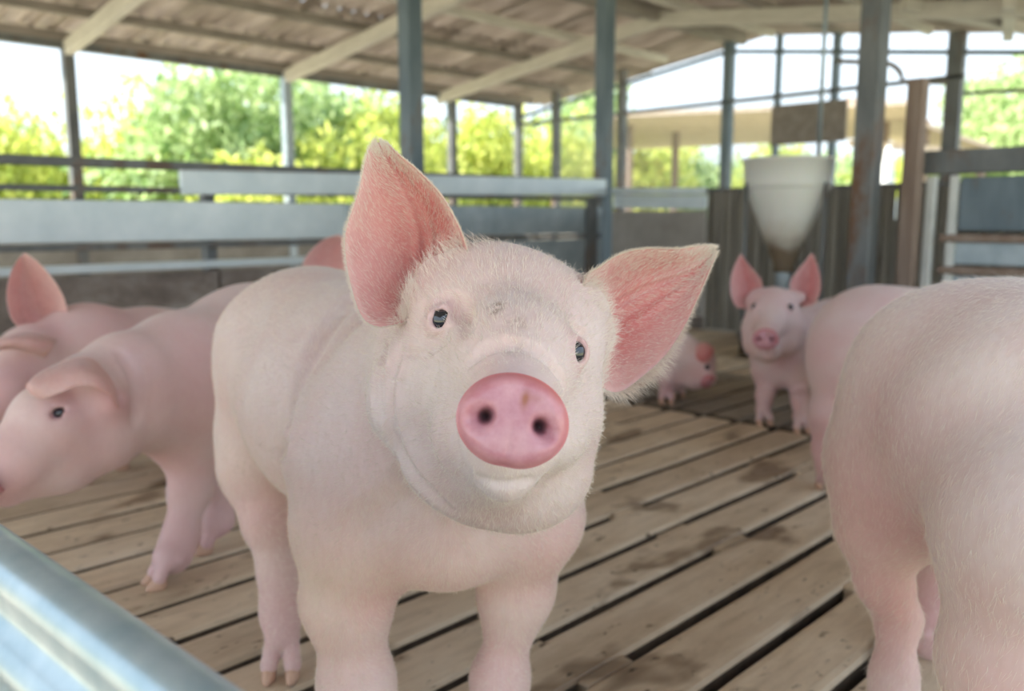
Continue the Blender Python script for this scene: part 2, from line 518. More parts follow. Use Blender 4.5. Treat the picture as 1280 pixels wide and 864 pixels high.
def ear_mesh(name, A, B, Mi, facing, ns=40, nt=48, th=.0045, ripple=0.0, tone=1.0, outer=False):
    S, n = ear_surface(A, B, Mi, ns, nt, ripple)
    if (n.mean((0, 1)) @ np.array(facing)) < 0: n = -n
    s = np.linspace(0, 1, ns)[:, None]; t = np.linspace(0, 1, nt)[None, :]
    k = th * (np.clip(4 * s * (1 - s), 0, 1) ** .5) * (1 - .5 * t) + .0007
    F1 = S + n * (k * .5)[..., None]; F2 = S - n * (k * .5)[..., None]
    V = np.concatenate([F1.reshape(-1, 3), F2.reshape(-1, 3)])
    idx = np.arange(ns * nt).reshape(ns, nt)
    a = idx[:-1, :-1].ravel(); b = idx[1:, :-1].ravel(); c = idx[1:, 1:].ravel(); d = idx[:-1, 1:].ravel()
    Q = np.stack([a, b, c, d], 1); o = ns * nt
    Q2 = Q[:, ::-1] + o
    rim = list(idx[0, :]) + list(idx[1:, -1]) + list(idx[-1, ::-1][1:]) + list(idx[::-1, 0][1:])
    rim = np.array(rim); Q3 = np.stack([rim[:-1], rim[1:], rim[1:] + o, rim[:-1] + o], 1)
    # orientation
    v = V; fn = np.cross(v[Q[0, 1]] - v[Q[0, 0]], v[Q[0, 2]] - v[Q[0, 0]])
    if fn @ n[0, 0] < 0: Q = Q[:, ::-1]; Q2 = Q2[:, ::-1]
    me = bpy.data.meshes.new(name); fast(me, V.astype(np.float32), np.concatenate([Q, Q2, Q3]))
    me.polygons.foreach_set('use_smooth', [True] * len(me.polygons))
    bm = bmesh.new(); bm.from_mesh(me); bmesh.ops.recalc_face_normals(bm, faces=bm.faces); bm.to_mesh(me); bm.free()
    edge = np.clip(np.minimum(s, 1 - s) * 7, 0, 1) * np.clip((1 - t) * 9, 0, 1)
    val = np.exp(-((s - .60) / .20) ** 2) * (1 - .45 * t)
    pk = (.34 + .30 * edge + .40 * val * edge + .08 * np.sin(s * 17 + t * 5) * edge) * tone
    add_attr(me, 'pink', np.concatenate([pk.ravel(), (pk * .5).ravel()]) if not outer else np.concatenate([(pk * .25).ravel(), pk.ravel()]))
    return me, S, n
def snout_mesh(name, c, nrm, up, rx, ry, nr=48, na=96, stain=True):
    nrm = Vector(nrm).normalized(); up = Vector(up); rt = up.cross(nrm).normalized(); up = nrm.cross(rt).normalized()
    th = np.linspace(0, 2 * math.pi, na, endpoint=False)
    ux, uy = np.cos(th), np.sin(th)
    # rounded heart-like outline: wide shoulders, notch below
    rad = 1 + .035 * np.cos(2 * th) - .035 * np.exp(-((th - 1.5 * math.pi) / .22) ** 2) + .02 * np.sin(3 * th)
    V = [[0, 0, .004]]; rim = [0]
    rhos = np.linspace(0, 1, nr + 1)[1:]
    def face_z(x, y, rho):
        z = .004 - .0035 * rho ** 2 - .010 * np.clip((rho - .70) / .30, 0, 1) ** 2.6
        for sgn in (-1, 1):
            dx = x - sgn * .50; dy = y + .02
            z = z - .0110 * np.exp(-((dx - sgn * .13) ** 2 / .045 + (dy + .08) ** 2 / .05))
            z = z - .020 * np.exp(-((dx * dx) / .0150 + (dy * dy) / .021) ** 1.5)
        z = z - .0016 * np.exp(-(x / .05) ** 2) * np.clip(-y, 0, 1)
        return z * (rx / .042)
    hole = [0]
    for rho in rhos:
        x = rho * rad * ux; y = rho * rad * uy
        z = face_z(x, y, np.full(na, rho))
        for i in range(na):
            V.append([x[i] * rx * (1.0 - .09 * y[i]), y[i] * ry, z[i]])
            hole.append(max(math.exp(-(((x[i] - sg * .5) ** 2) / .0105 + ((y[i] + .02) ** 2) / .015) ** 1.5) for sg in (-1, 1)))
            rim.append(max(0, (rho - .70) / .30) ** 1.5 * (.35 + .65 * max(0, uy[i] * .8 + ux[i] * .5)))
    for k, (q, zz) in enumerate(((1.02, -.010), (1.01, -.016), (.97, -.024), (.90, -.034))):
        for i in range(na):
            V.append([q * rad[i] * ux[i] * rx * (1.0 - .09 * q * rad[i] * uy[i]), q * rad[i] * uy[i] * ry, zz * rx / .042]); hole.append(0); rim.append(.25 + .45 * max(0, uy[i] * .8 + ux[i] * .5))
    F3 = []
    rows = nr + 4
    Q = []
    for r in range(rows - 1):
        for i in range(na):
            a = 1 + r * na + i; b = 1 + r * na + (i + 1) % na
            Q.append((a, a + na, b + na, b))
    T = [(0, 1 + i, 1 + (i + 1) % na) for i in range(na)]
    V = np.array(V); W = np.array(list(c)) + V[:, :1] * np.array(list(rt)) + V[:, 1:2] * np.array(list(up)) + V[:, 2:] * np.array(list(nrm))
    me = bpy.data.meshes.new(name); me.from_pydata([tuple(v) for v in W], [], Q + T); me.update()
    bm = bmesh.new(); bm.from_mesh(me); bmesh.ops.recalc_face_normals(bm, faces=bm.faces); bm.to_mesh(me); bm.free()
    me.polygons.foreach_set('use_smooth', [True] * len(me.polygons))
    add_attr(me, 'hole', np.array(hole)); add_attr(me, 'rim', np.clip(np.array(rim), 0, 1))
    st = np.zeros(len(V))
    if stain:
        x = V[:, 0] / rx; y = V[:, 1] / ry
        st = np.exp(-(((x - .13) / .07) ** 2 + ((y - .44) / .17) ** 2)) * 1.0 + .35 * np.exp(-(((x - .28) / .2) ** 2 + ((y - .5) / .12) ** 2))
    add_attr(me, 'stain', st)
    return me
def hair_curves(name, roots, dirs, lens, nrm, radius=.00012, curl=.25, parent=None):
    n = len(roots); k = 4
    hc = bpy.data.hair_curves.new(name)
    hc.add_curves([k] * n)
    pts = np.zeros((n, k, 3), np.float32)
    u = np.linspace(0, 1, k)
    for i in range(k):
        bend = dirs + nrm * (curl * (1 - u[i]))[..., None] if np.ndim(curl) else dirs + nrm * (curl * (1 - u[i] * .8))
        bend = bend / (np.sqrt((bend ** 2).sum(1, keepdims=True)) + 1e-9)
        pts[:, i] = roots + bend * (lens * u[i])[:, None] + nrm * 0.0003
    hc.points.foreach_set('position', pts.reshape(-1))
    rr = np.tile(np.array([1, .9, .65, .15], np.float32) * radius, n)
    at = hc.attributes.get('radius') or hc.attributes.new('radius', 'FLOAT', 'POINT')
    at.data.foreach_set('value', rr)
    hc.materials.append(M['hair'])
    o = bpy.data.objects.new(name, hc)
    if parent: o.parent = parent; o.location = -Vector(parent.location)
    o['kind'] = 'stuff'
    col.objects.link(o)
    return o
sph_cache = {}
def eyeball(c, r, parent):
    if 'eye' not in sph_cache:
        bm = bmesh.new(); bmesh.ops.create_uvsphere(bm, u_segments=32, v_segments=20, radius=1)
        me = bpy.data.meshes.new('eye'); bm.to_mesh(me); bm.free()
        me.polygons.foreach_set('use_smooth', [True] * len(me.polygons)); me.materials.append(M['eye']); sph_cache['eye'] = me
    o = bpy.data.objects.new('eye', sph_cache['eye']); o.parent = parent
    o.location = Vector(c) - Vector(parent.location); o.scale = (r, r, r); col.objects.link(o)
def hoof(c, fwd, s, parent):
    if 'hoof' not in sph_cache:
        bm = bmesh.new(); bmesh.ops.create_uvsphere(bm, u_segments=20, v_segments=14, radius=1)
        for v in bm.verts:
            v.co.x *= (1.35 - .35 * max(v.co.z, 0)) if v.co.x > 0 else .95
            v.co.y *= .62 * (1 - .25 * max(v.co.x, 0) / 1.35)
            v.co.z = max(v.co.z, -.55) * 1.0 + .55
            if v.co.x > 0: v.co.z *= 1 - .35 * v.co.x / 1.35
        me = bpy.data.meshes.new('hoof'); bm.to_mesh(me); bm.free()
        me.polygons.foreach_set('use_smooth', [True] * len(me.polygons)); me.materials.append(M['hoof']); sph_cache['hoof'] = me
    o = bpy.data.objects.new('hoof', sph_cache['hoof']); o.parent = parent
    o.location = Vector(c) - Vector(parent.location); o.scale = (s, s, s)
    o.rotation_euler = (0, 0, math.atan2(fwd[1], fwd[0])); col.objects.link(o)

def leg(chain, fwd, parent, hoofs, s=1.0, k=.04):
    """chain: [(point, radius)...] ending at the pastern; adds two toes on the floor"""
    prims = [cone(a[0], b[0], a[1], b[1], k) for a, b in zip(chain, chain[1:])]
    f = Vector(fwd).normalized(); side = Vector((-f.y, f.x, 0))
    p, r = chain[-1]
    p = Vector(p)
    for sg in (-1, 1):
        toe = Vector((p.x, p.y, 0)) + f * .022 * s + side * .0205 * s * sg
        toe.z = .026 * s
        prims.append(cone(p + side * .012 * s * sg, toe, r * .60, .0150 * s, .006))
        hoofs.append((Vector((toe.x, toe.y, 0)) + f * .004, f, .0200 * s))
        dew = Vector((p.x, p.y, 0)) - f * .024 * s + side * .018 * s * sg; dew.z = .055 * s
        prims.append(cone(p, dew, r * .5, .009 * s, .01))
    return prims

def pig(name, label, groups, cuts, hoofs, base, h, sub, mat, pinks, dirts=(), eyes=(), ears=(), snout=None, group=None):
    root = empty(name, base)
    tag(root, label, 'pig', group)
    me, V, nr = mesh_sdf('body', groups, cuts, h, sub, 2 if sub else 1)
    pk = spots(V, pinks)
    add_attr(me, 'pink', pk); add_attr(me, 'dirt', spots(V, dirts))
    link('body', me, mat, root)
    for c, r in eyes: eyeball(c, r, root)
    surfs = []
    for (A, B, Mi, kw) in ears:
        em, S, n = ear_mesh('ear', A, B, Mi, -FW, **kw)
        link('ear', em, M['ear'], root); surfs.append((S, n))
    if snout: link('snout', snout_mesh('snout', **snout), M['snout'], root)
    for c, f, s in hoofs: hoof(c, f, s, root)
    return root, V, nr, surfs
def surf(px, py, groups, start=.3):
    """first hit of the line of sight through (px,py) with the distance field: point, normal"""
    d = start
    for _ in range(200):
        q = P(px, py, d); f = float(field(A3(q)[None], groups, ())[0])
        if f < .0004: break
        d += max(f * .92, .0004)
        if d > start + 1.6: print('SURF MISS', px, py); return None, None
    n = gradient(A3(q)[None], groups, ())[0]
    return q, Vector([float(v) for v in n]).normalized()
def crease(groups, pts, r=.0025, k=.010, sink=.0):
    """a soft skin fold pressed along a line of pixels on the modelled surface"""
    S = []
    n = len(pts); dense = spline([(x, y, 0) for x, y in pts], n * 3)
    for x, y, _ in dense:
        q, nn = surf(x, y, groups)
        if q is not None: S.append(q - nn * sink)
    out = []
    m = len(S) - 1
    for i in range(m):
        w0 = math.sin(math.pi * (i + .5) / (m + 1)) ** .6
        out.append(cone(S[i], S[i + 1], r * w0, r * w0, k))
    return out

# ================================================================== SETTING
# ---- slatted floor: rows of slats along X with drainage gaps
floor = empty('floor', (0, 0, 0)); tag(floor, kind='structure')
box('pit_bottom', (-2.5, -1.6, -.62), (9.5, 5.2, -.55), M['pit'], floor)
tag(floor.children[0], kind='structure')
PITCH_Y = 0.1645; GAP = 0.027
def slat_mesh(L, seed):
    r = random.Random(seed)
    bm = bmesh.new(); wd = PITCH_Y - GAP
    nseg = 8; prof = []
    for i in range(nseg + 1):
        x = -L / 2 + L * i / nseg; dz = r.uniform(-.0015, .0015); dy = r.uniform(-.0022, .0022)
        ring = [(-wd / 2 + .016, -.09), (-wd / 2 + dy, -.010 + dz), (-wd / 2 + .006 + dy, -.002 + dz), (-wd / 2 + .02, dz), (wd / 2 - .02, dz + .0004), (wd / 2 - .006 + dy, -.002 + dz), (wd / 2 + dy, -.010 + dz), (wd / 2 - .016, -.09)]
        prof.append([bm.verts.new((x, a, b)) for a, b in ring])
    for p, q in zip(prof, prof[1:]):
        for k in range(8): bm.faces.new((p[k], q[k], q[(k + 1) % 8], p[(k + 1) % 8]))
    bm.faces.new(prof[0]); bm.faces.new(prof[-1][::-1])
    bmesh.ops.recalc_face_normals(bm, faces=bm.faces)
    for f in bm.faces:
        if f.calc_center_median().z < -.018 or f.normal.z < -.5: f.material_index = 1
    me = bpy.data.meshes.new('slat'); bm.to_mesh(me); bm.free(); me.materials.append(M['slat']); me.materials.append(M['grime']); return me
bays = [(-2.30, .235), (.25, 3.02), (3.085, 5.46)]
variants = {}
for (x0, x1) in bays:
    variants[x0] = [slat_mesh(x1 - x0, q) for q in range(5)]
for r_ in range(-8, 24):
    yc = .735 + PITCH_Y * (r_ + .5)
    for bi, (x0, x1) in enumerate(bays):
        if bi == 0 and r_ > 20: continue
        o = bpy.data.objects.new('slat', random.choice(variants[x0])); o.parent = floor
        o.location = ((x0 + x1) / 2, yc, random.uniform(-.002, .001)); col.objects.link(o)
br_me = box_mesh('bridge', .13, GAP + .004, .06, .004); br_me.materials.append(M['slat'])
for r_ in range(-7, 22):
    y = .735 + PITCH_Y * r_
    for xb in (-.6, 1.13, 1.87, 2.62, 4.3):
        if random.random() < (.72 if xb == 1.87 else .55):
            o = bpy.data.objects.new('slat_bridge', br_me); o.parent = floor
            o.location = (xb + random.uniform(-.03, .04), y, -.034 - random.choice((0, 0, .012))); col.objects.link(o)

# ---- ground outside
g = N('grass_ground'); g.col(g.ramp(g.noise(1.2, 6, .7), [(.3, (.34, .33, .20)), (.7, (.52, .50, .34))])).set(Roughness=.95)
bm = bmesh.new(); bmesh.ops.create_grid(bm, x_segments=40, y_segments=40, size=90)
for v in bm.verts: v.co.z = random.uniform(-.05, .05)
me = bpy.data.meshes.new('ground'); bm.to_mesh(me); bm.free()
gr = link('ground', me, g.m); gr.location = (20, 20, -.75); tag(gr, kind='structure')
g = N('concrete_apron'); g.col(g.ramp(g.noise(3, 6, .6), [(.3, (.42, .38, .33)), (.7, (.60, .55, .48))])).set(Roughness=.9)
ap = box('concrete_alley', (-2.5, 4.75, -.6), (10.3, 9.9, -.02), g.m); tag(ap, kind='structure')
ap = box('concrete_alley', (5.62, -2.2, -.6), (10.3, 4.74, -.02), g.m); tag(ap, kind='structure')

# ---- roof: two slopes of corrugated sheets on purlins and rafters
EAVE_Y, RIDGE_Y, LOW_Y = 9.85, 6.0, -0.6
def roof_z(y):
    return 3.17 - (.135 * (y - RIDGE_Y) if y > RIDGE_Y else .128 * (RIDGE_Y - y))
ceil = empty('ceiling', (0, 0, 0)); tag(ceil, kind='structure')
X0, X1 = -2.6, 10.4
def sheet(ya, yb):
    wd = 1.06; n = 64; bm = bmesh.new(); rows = []
    for j, y in enumerate((ya, yb)):
        row = []
        for i in range(n + 1):
            x = wd * i / n
            row.append(bm.verts.new((x, y, roof_z(y) + .028 * math.sin(2 * math.pi * x / .176))))
        rows.append(row)
    for i in range(n): bm.faces.new((rows[0][i], rows[0][i + 1], rows[1][i + 1], rows[1][i]))
    r = bmesh.ops.solidify(bm, geom=bm.faces[:], thickness=.008)
    bmesh.ops.recalc_face_normals(bm, faces=bm.faces)
    me = bpy.data.meshes.new('roof_sheet'); bm.to_mesh(me); bm.free(); me.materials.append(M['roof'])
    me.polygons.foreach_set('use_smooth', [True] * len(me.polygons)); return me
spans = [(EAVE_Y + .25, 7.9), (8.0, RIDGE_Y - .04), (RIDGE_Y + .04, 3.5), (3.6, LOW_Y - .2)]
for k, (ya, yb) in enumerate(spans):
    me = sheet(ya, yb); x = X0; j = 0
    while x < X1 - .2:
        o = bpy.data.objects.new('roof_sheet', me); o.parent = ceil
        o.location = (x, 0, .075 + .010 * (j % 2) + (.02 if k in (1, 2) else 0)); col.objects.link(o)
        x += .97; j += 1
for y in (9.75, 9.0, 8.1, 7.2, 6.25, 5.6, 4.7, 3.7, 2.7, 1.7, .8, -.4):
    z = roof_z(y) - .005
    beam('purlin', (X0, y, z), (X1, y, z), .06, .09, M['dark_timber'] if y not in (7.2, 5.6, 3.7) else M['timber'], ceil)
for x in (-1.7, .85, 3.4, 5.95, 8.5):
    beam('rafter', (x, EAVE_Y, roof_z(EAVE_Y) - .12), (x, RIDGE_Y, roof_z(RIDGE_Y) - .12), .09, .15, M['timber'], ceil)
    beam('rafter', (x, RIDGE_Y, roof_z(RIDGE_Y) - .12), (x, LOW_Y, roof_z(LOW_Y) - .12), .09, .15, M['timber'], ceil)
beam('ridge_beam', (X0, RIDGE_Y, roof_z(RIDGE_Y) - .06), (X1, RIDGE_Y, roof_z(RIDGE_Y) - .06), .08, .16, M['dark_timber'], ceil)
beam('brace', (8.3, 3.2, 2.72), (10.5, 2.2, 2.58), .1, .1, M['timber'], ceil)
beam('brace', (8.2, 2.3, 2.58), (10.4, 2.9, 2.70), .1, .1, M['timber'], ceil)

# ---- outer left wall: posts, eave beam, rail and rolled curtain over a low wall
wl = empty('wall_left', (0, 0, 0)); tag(wl, kind='structure')
beam('eave_beam', (X0, 9.8, 2.585), (10.2, 9.8, 2.60), .08, .11, M['grey_steel'], wl)
for x in (-1.7, .85, 3.4, 5.95, 8.7, 10.1):
    box('wall_post', (x - .055, 9.72, -.1), (x + .055, 9.83, 2.56), M['grey_steel'] if x != 5.95 else M['galv'], wl)
g = N('block_wall'); g.col(g.ramp(g.noise(3, 6, .65), [(.3, (.20, .19, .17)), (.7, (.36, .35, .32))])).set(Roughness=.9)
box('low_wall', (X0, 9.75, -.1), (10.2, 9.9, .75), g.m, wl)
beam('wall_rail', (X0, 9.7, .98), (10.2, 9.7, .98), .05, .05, M['grey_steel'], wl)

# ---- end wall: posts, gable rails, netting
we = empty('wall_back', (0, 0, 0)); tag(we, kind='structure')
for y, wd in ((9.0, .10), (7.75, .10), (6.05, .12), (5.36, .04), (4.63, .06), (3.31, .16), (1.6, .12)):
    box('wall_post', (10.08, y - wd / 2, -.1), (10.2, y + wd / 2, roof_z(y) - .05), M['blue_steel'] if y in (6.05, 4.63, 5.36) else M['grey_steel'], we, .003)
beam('gable_rail', (10.12, 9.75, 2.40), (10.12, 6.05, 2.92), .04, .05, M['blue_steel'], we)
beam('gable_rail', (10.12, 6.05, 2.92), (10.12, 1.0, 2.25), .04, .05, M['blue_steel'], we)
beam('wall_rail', (10.1, 9.75, 2.28), (10.1, 3.2, 2.30), .04, .05, M['grey_steel'], we)
beam('wall_rail', (10.1, 3.2, 2.12), (10.1, 1.0, 2.02), .03, .04, M['grey_steel'], we)
box('low_wall', (10.1, .9, -.1), (10.25, 9.8, .8), g.m, we)
g = N('netting')
tr = g.n('ShaderNodeBsdfTransparent'); mx = g.n('ShaderNodeMixShader'); mx.inputs[0].default_value = .12
g.col((.75, .80, .80)).set(Roughness=.8); g.L(tr.outputs[0], mx.inputs[1]); g.L(g.b.outputs[0], mx.inputs[2]); g.L(mx.outputs[0], g.o.inputs[0])
M['netting'] = g.m
box('netting', (10.155, 4.66, .8), (10.158, 9.05, 2.28), M['netting'], we, 0)
# hanging board under the rail
hb = box('hanging_board', (10.0, 4.42, 1.70), (10.04, 5.36, 2.17), M['dark_timber']); tag(hb, 'dark board hanging under the rail of the far end wall, above the white hopper', 'board')
# curved brace from the gable rail down to the post
pts = [Vector((10.1, 4.15 - .30 * math.sin(t), 2.55 - .24 * (1 - math.cos(t)))) for t in [i * math.pi / 2 / 8 for i in range(9)]] + [Vector((10.1, 3.36, 2.25))]
pts = [Vector((10.1, 4.60, 2.62))] + pts
link('brace', tube_mesh('brace', pts, [.03] * len(pts), 10), M['dark_timber'], we)
# ---- pen fence on the left (parallel to the slats)
FY = 4.35
pf = empty('pen_fence', (3.2, FY, 0)); tag(pf, 'galvanised pen fence of horizontal boards running along the left behind the pigs', 'fence')
def zz(x, a, b): return a + (b - a) * (x - 1.0) / 4.5
beam('top_rail', (-2.4, FY, 1.045), (5.45, FY, 1.085), .05, .045, M['grey_steel'], pf)
beam('top_board', (2.0, FY - .03, .985), (5.45, FY - .03, 1.05), .03, .125, M['galv_bright'], pf)
beam('middle_rail', (-2.4, FY, .93), (5.45, FY, .955), .03, .03, M['grey_steel'], pf)
for x0, x1 in ((-2.4, .55), (.56, 3.0), (3.72, 5.42)):
    beam('panel', (x0, FY - .01, .79), (x1, FY - .01, .79), .022, .20, M['galv_bright'] if x1 < 3.1 else M['galv'], pf)
beam('panel', (3.01, FY - .01, .79), (3.55, FY - .01, .79), .022, .20, M['galv'], pf)
beam('lower_rail', (-2.4, FY, .665), (5.42, FY, .67), .05, .03, M['grey_steel'], pf)
beam('lower_rail', (-2.4, FY - .02, .56), (3.5, FY - .02, .57), .05, .04, M['galv_bright'], pf)
beam('lower_panel', (3.72, FY - .01, .50), (5.42, FY - .01, .50), .022, .30, M['galv'], pf)
g = N('stained_wall'); cc = g.ramp(g.noise(2.6, 7, .7, (1, 1, 1.6)), [(.32, (.13, .10, .085)), (.5, (.24, .20, .175)), (.7, (.42, .38, .35))]); g.col(cc).set(Roughness=.85); g.bump(g.noise(8, 5), .4, .02)
M['stained'] = g.m
for k, (x0, x1) in enumerate(((-2.4, .55), (.565, 2.2), (2.215, 3.55), (3.72, 5.4))):
    box('kick_panel', (x0, FY - .015 + .02, -.02), (x1, FY + .06, .53 if k < 3 else .34), M['stained'], pf)
box('end_stile', (5.22, FY - .05, .30), (5.34, FY - .02, .97), M['grey_steel'], pf)
for x in (.555, 2.2): box('fence_post', (x - .03, FY + .06, 0), (x + .03, FY + .13, 1.04), M['grey_steel'], pf)

# ---- pen end fence (across)
EX = 5.5
g = N('dusty_panel'); g.col(g.ramp(g.noise(2.5, 6, .65), [(.3, (.30, .28, .25)), (.7, (.50, .48, .45))])).set(Roughness=.8); M['dusty'] = g.m
ef = empty('end_fence', (EX, 3.6, 0)); tag(ef, 'low grey end fence with a bright double rail on top, right of the corner post', 'fence')
beam('top_rail', (EX, 4.28, 1.02), (EX, 3.43, 1.0), .05, .05, M['galv_bright'], ef)
beam('top_board', (EX + .01, 4.28, .94), (EX + .01, 3.43, .92), .02, .10, M['galv_bright'], ef)
box('panel', (EX - .01, 3.43, .10), (EX + .015, 4.28, .86), M['dusty'], ef)
box('kick_board', (EX - .015, 3.43, -.02), (EX + .02, 4.28, .09), M['stained'], ef)
sf = empty('sheet_fence', (EX, 2.6, 0)); tag(sf, 'brown-stained ribbed metal sheet fence behind the white hopper', 'fence')
def ribbed(wd, hgt):
    bm = bmesh.new(); pts = []; x = 0; period = .11
    prof = [(0, 0), (.03, 0), (.042, .022), (.068, .022), (.08, 0)]
    while x < wd - .001:
        for a, b in prof:
            if x + a < wd: pts.append((x + a, b))
        x += period
    pts.append((wd, 0))
    lo = [bm.verts.new((b, a, 0)) for a, b in pts]; hi = [bm.verts.new((b, a, hgt)) for a, b in pts]
    for i in range(len(pts) - 1): bm.faces.new((lo[i], lo[i + 1], hi[i + 1], hi[i]))
    bmesh.ops.solidify(bm, geom=bm.faces[:], thickness=.003)
    bmesh.ops.recalc_face_normals(bm, faces=bm.faces)
    me = bpy.data.meshes.new('sheet'); bm.to_mesh(me); bm.free(); me.materials.append(M['brown_sheet']); return me
sm_ = ribbed(.66, .99)
for k in range(4):
    o = bpy.data.objects.new('sheet', sm_); o.parent = sf; col.objects.link(o)
    o.location = (-.02 - .004 * (k % 2), 3.41 - .665 * (k + 1) - 2.6, .01)
beam('top_rail', (EX + .03, 3.42, 1.0), (EX + .03, .75, 1.0), .04, .04, M['grey_steel'], sf)

# ---- interior posts
def out(px, d): return FW * d + RT * ((px - 640) / 1091.5 * d)
def post(px, py, wd, top, mat, label, name='support_post', x=None, y=None, foot=True):
    if x is None:
        # floor point under the pixel
        a = (px - 640) / FP; b = (432 - py) / FP
        f = math.cos(PITCH) + b * math.sin(PITCH); u = -math.sin(PITCH) + b * math.cos(PITCH)
        t = -CAM_H / u; q = FW * (f * t) + RT * (a * t); x, y = q.x, q.y
    r = empty(name, (x, y, 0)); tag(r, label, 'post')
    box('shaft', (x - wd / 2, y - wd / 2, -.02), (x + wd / 2, y + wd / 2, top), mat, r, .006)
    if foot: box('base_plate', (x - wd * .9, y - wd * .9, -.02), (x + wd * .9, y + wd * .9, .02), M['grey_steel'], r)
    return r
post(0, 0, .115, roof_z(4.45) - .02, M['blue_steel'], 'blue-grey steel post standing at the fence above the upright ear of the front pig', x=3.63, y=4.47)
post(0, 0, .115, roof_z(4.45) - .02, M['blue_steel'], 'blue-grey steel post at the pen corner where the two fences meet', x=5.55, y=4.42)
post(0, 0, .115, roof_z(1.95) - .02, M['grey_steel'], 'thick brown-grey steel post right of the white hopper', x=out(1080, 4.68).x, y=out(1080, 4.68).y)
wp = post(0, 0, .085, 1.53, M['wood_post'], 'reddish-brown wooden post with a sawn top beside the gate', name='wooden_post', x=out(1137, 4.7).x, y=out(1137, 4.7).y, foot=False)

# ---- gate at the right
gx = 4.97
gt = empty('pen_gate', (gx, 1.2, 0)); tag(gt, 'steel gate with a thick top beam and blue-grey panel at the right edge', 'gate')
beam('top_beam', (gx, 1.74, 1.10), (gx, .25, 1.10), .07, .125, M['grey_steel'], gt)
box('panel', (gx + .01, .25, .74), (gx + .03, 1.56, 1.02), M['blue_steel'], gt)
for z in (.70, .53):
    beam('cross_rail', (gx, 1.64, z), (gx, .25, z), .05, .04, M['wood_post'], gt)
box('panel', (gx + .02, .25, .56), (gx + .03, 1.62, .68), M['galv'], gt)
box('panel', (gx + .02, .25, .12), (gx + .03, 1.62, .5), M['galv'], gt)
box('stile', (gx - .02, 1.68, .05), (gx + .03, 1.725, 1.03), M['white_pipe'], gt)
box('stile', (gx - .01, 1.57, .05), (gx + .03, 1.61, 1.03), M['white_pipe'], gt)

# ---- feed hopper
hx, hy = (FW * 5.0 + RT * (342 / 1091 * 5.0)).xy
hp = empty('feed_hopper', (hx, hy, 0)); tag(hp, 'off-white plastic cone-shaped feed hopper with a dirty brown spout', 'hopper')
g = N('hopper_plastic'); sp = g.n('ShaderNodeSeparateXYZ'); g.L(g.tc.outputs['Object'], sp.inputs[0])
dirt = g.ramp(g.math('ADD', sp.outputs['Z'], g.math('MULTIPLY', g.noise(9, 4), .16)), [(.70, (.20, .15, .10)), (.80, (.62, .58, .50)), (.90, (.74, .73, .68))])
g.col(dirt).set(Roughness=.45, Subsurface_Weight=.1)
def lathe(name, prof, mat, par):
    o = link(name, lathe_mesh(name, prof), mat, par); o.location = (0, 0, 0); return o
lathe('cone', [(.226, 1.02), (.233, .99), (.232, .97), (.062, .55), (.058, .54), (.058, .50), (.05, .50), (.05, .56), (.22, .975)], g.m, hp)
lathe('collar', [(.232, .97), (.242, .975), (.238, 1.0), (.245, 1.12), (.254, 1.125), (.254, 1.14), (.238, 1.14), (.228, .99)], g.m, hp)
lathe('spout', [(.046, .52), (.046, .16), (.04, .16), (.04, .52)], M['galv'], hp)
lathe('trough', [(.02, .02), (.22, .02), (.25, .14), (.235, .14), (.21, .04), (.02, .04)], M['grey_steel'], hp)
for k in range(3):
    t = 2 * math.pi * k / 3 + .4
    o = link('leg', tube_mesh('leg', [(.24 * math.cos(t), .24 * math.sin(t), .02), (.245 * math.cos(t), .245 * math.sin(t), 1.0)], [.012] * 2, 8), M['grey_steel'], hp); o.location = (0, 0, 0)
o = link('drop_pipe', tube_mesh('drop_pipe', [(.12, -.12, 1.10), (.12, -.12, 2.5)], [.012] * 2, 10), M['galv'], hp); o.location = (0, 0, 0)

# ---- near rail, lower left corner
ra = P(-60, 640, .62); rb = P(420, 990, .34)
nr_ = empty('gate_rail', (ra + rb) / 2); tag(nr_, 'shiny blue-grey galvanised rail crossing the lower left corner close to the lens', 'rail')
dirv = (rb - ra).normalized(); side = dirv.cross(Vector((0, 0, 1))).normalized()
if side.dot(FW) < 0: side = -side      # side points away from the camera
up = side.cross(dirv).normalized()
if up.z < 0: up = -up
ra2 = ra - dirv * .5; rb2 = rb + dirv * .35
prof = []
for i in range(11):
    t = math.pi * (-.1 + 1.1 * i / 10); prof.append((.020 * math.cos(t), .020 * math.sin(t) - .020))
prof += [(-.019, -.030), (-.021, -.036), (-.028, -.041), (-.034, -.048), (-.036, -.056), (-.034, -.064), (-.029, -.071), (-.028, -.080), (-.030, -.095), (-.036, -.102), (-.042, -.110), (-.043, -.12), (-.040, -.13), (-.034, -.137), (-.034, -.16), (-.038, -.24), (-.02, -.25), (.015, -.25), (.02, -.1)]
bm = bmesh.new(); rings = [[bm.verts.new(q + side * (a_ + .006)+ up * (b_ + .001)) for a_, b_ in prof] for q in (ra2, rb2)]
for i in range(len(prof)): bm.faces.new((rings[0][i], rings[0][(i + 1) % len(prof)], rings[1][(i + 1) % len(prof)], rings[1][i]))
bmesh.ops.recalc_face_normals(bm, faces=bm.faces)
me = bpy.data.meshes.new('rail'); bm.to_mesh(me); bm.free()
g = N('polished_galvanised'); g.col(g.ramp(g.noise(30, 5), [(.3, (.34, .46, .53)), (.7, (.50, .60, .66))])).set(Metallic=.55, Roughness=.33)
M['polish'] = g.m
link('rail', me, g.m, nr_, True)
box('post', (ra2.x - .03, ra2.y - .03, -.02), (ra2.x + .03, ra2.y + .03, ra2.z - .02), M['galv'], nr_)

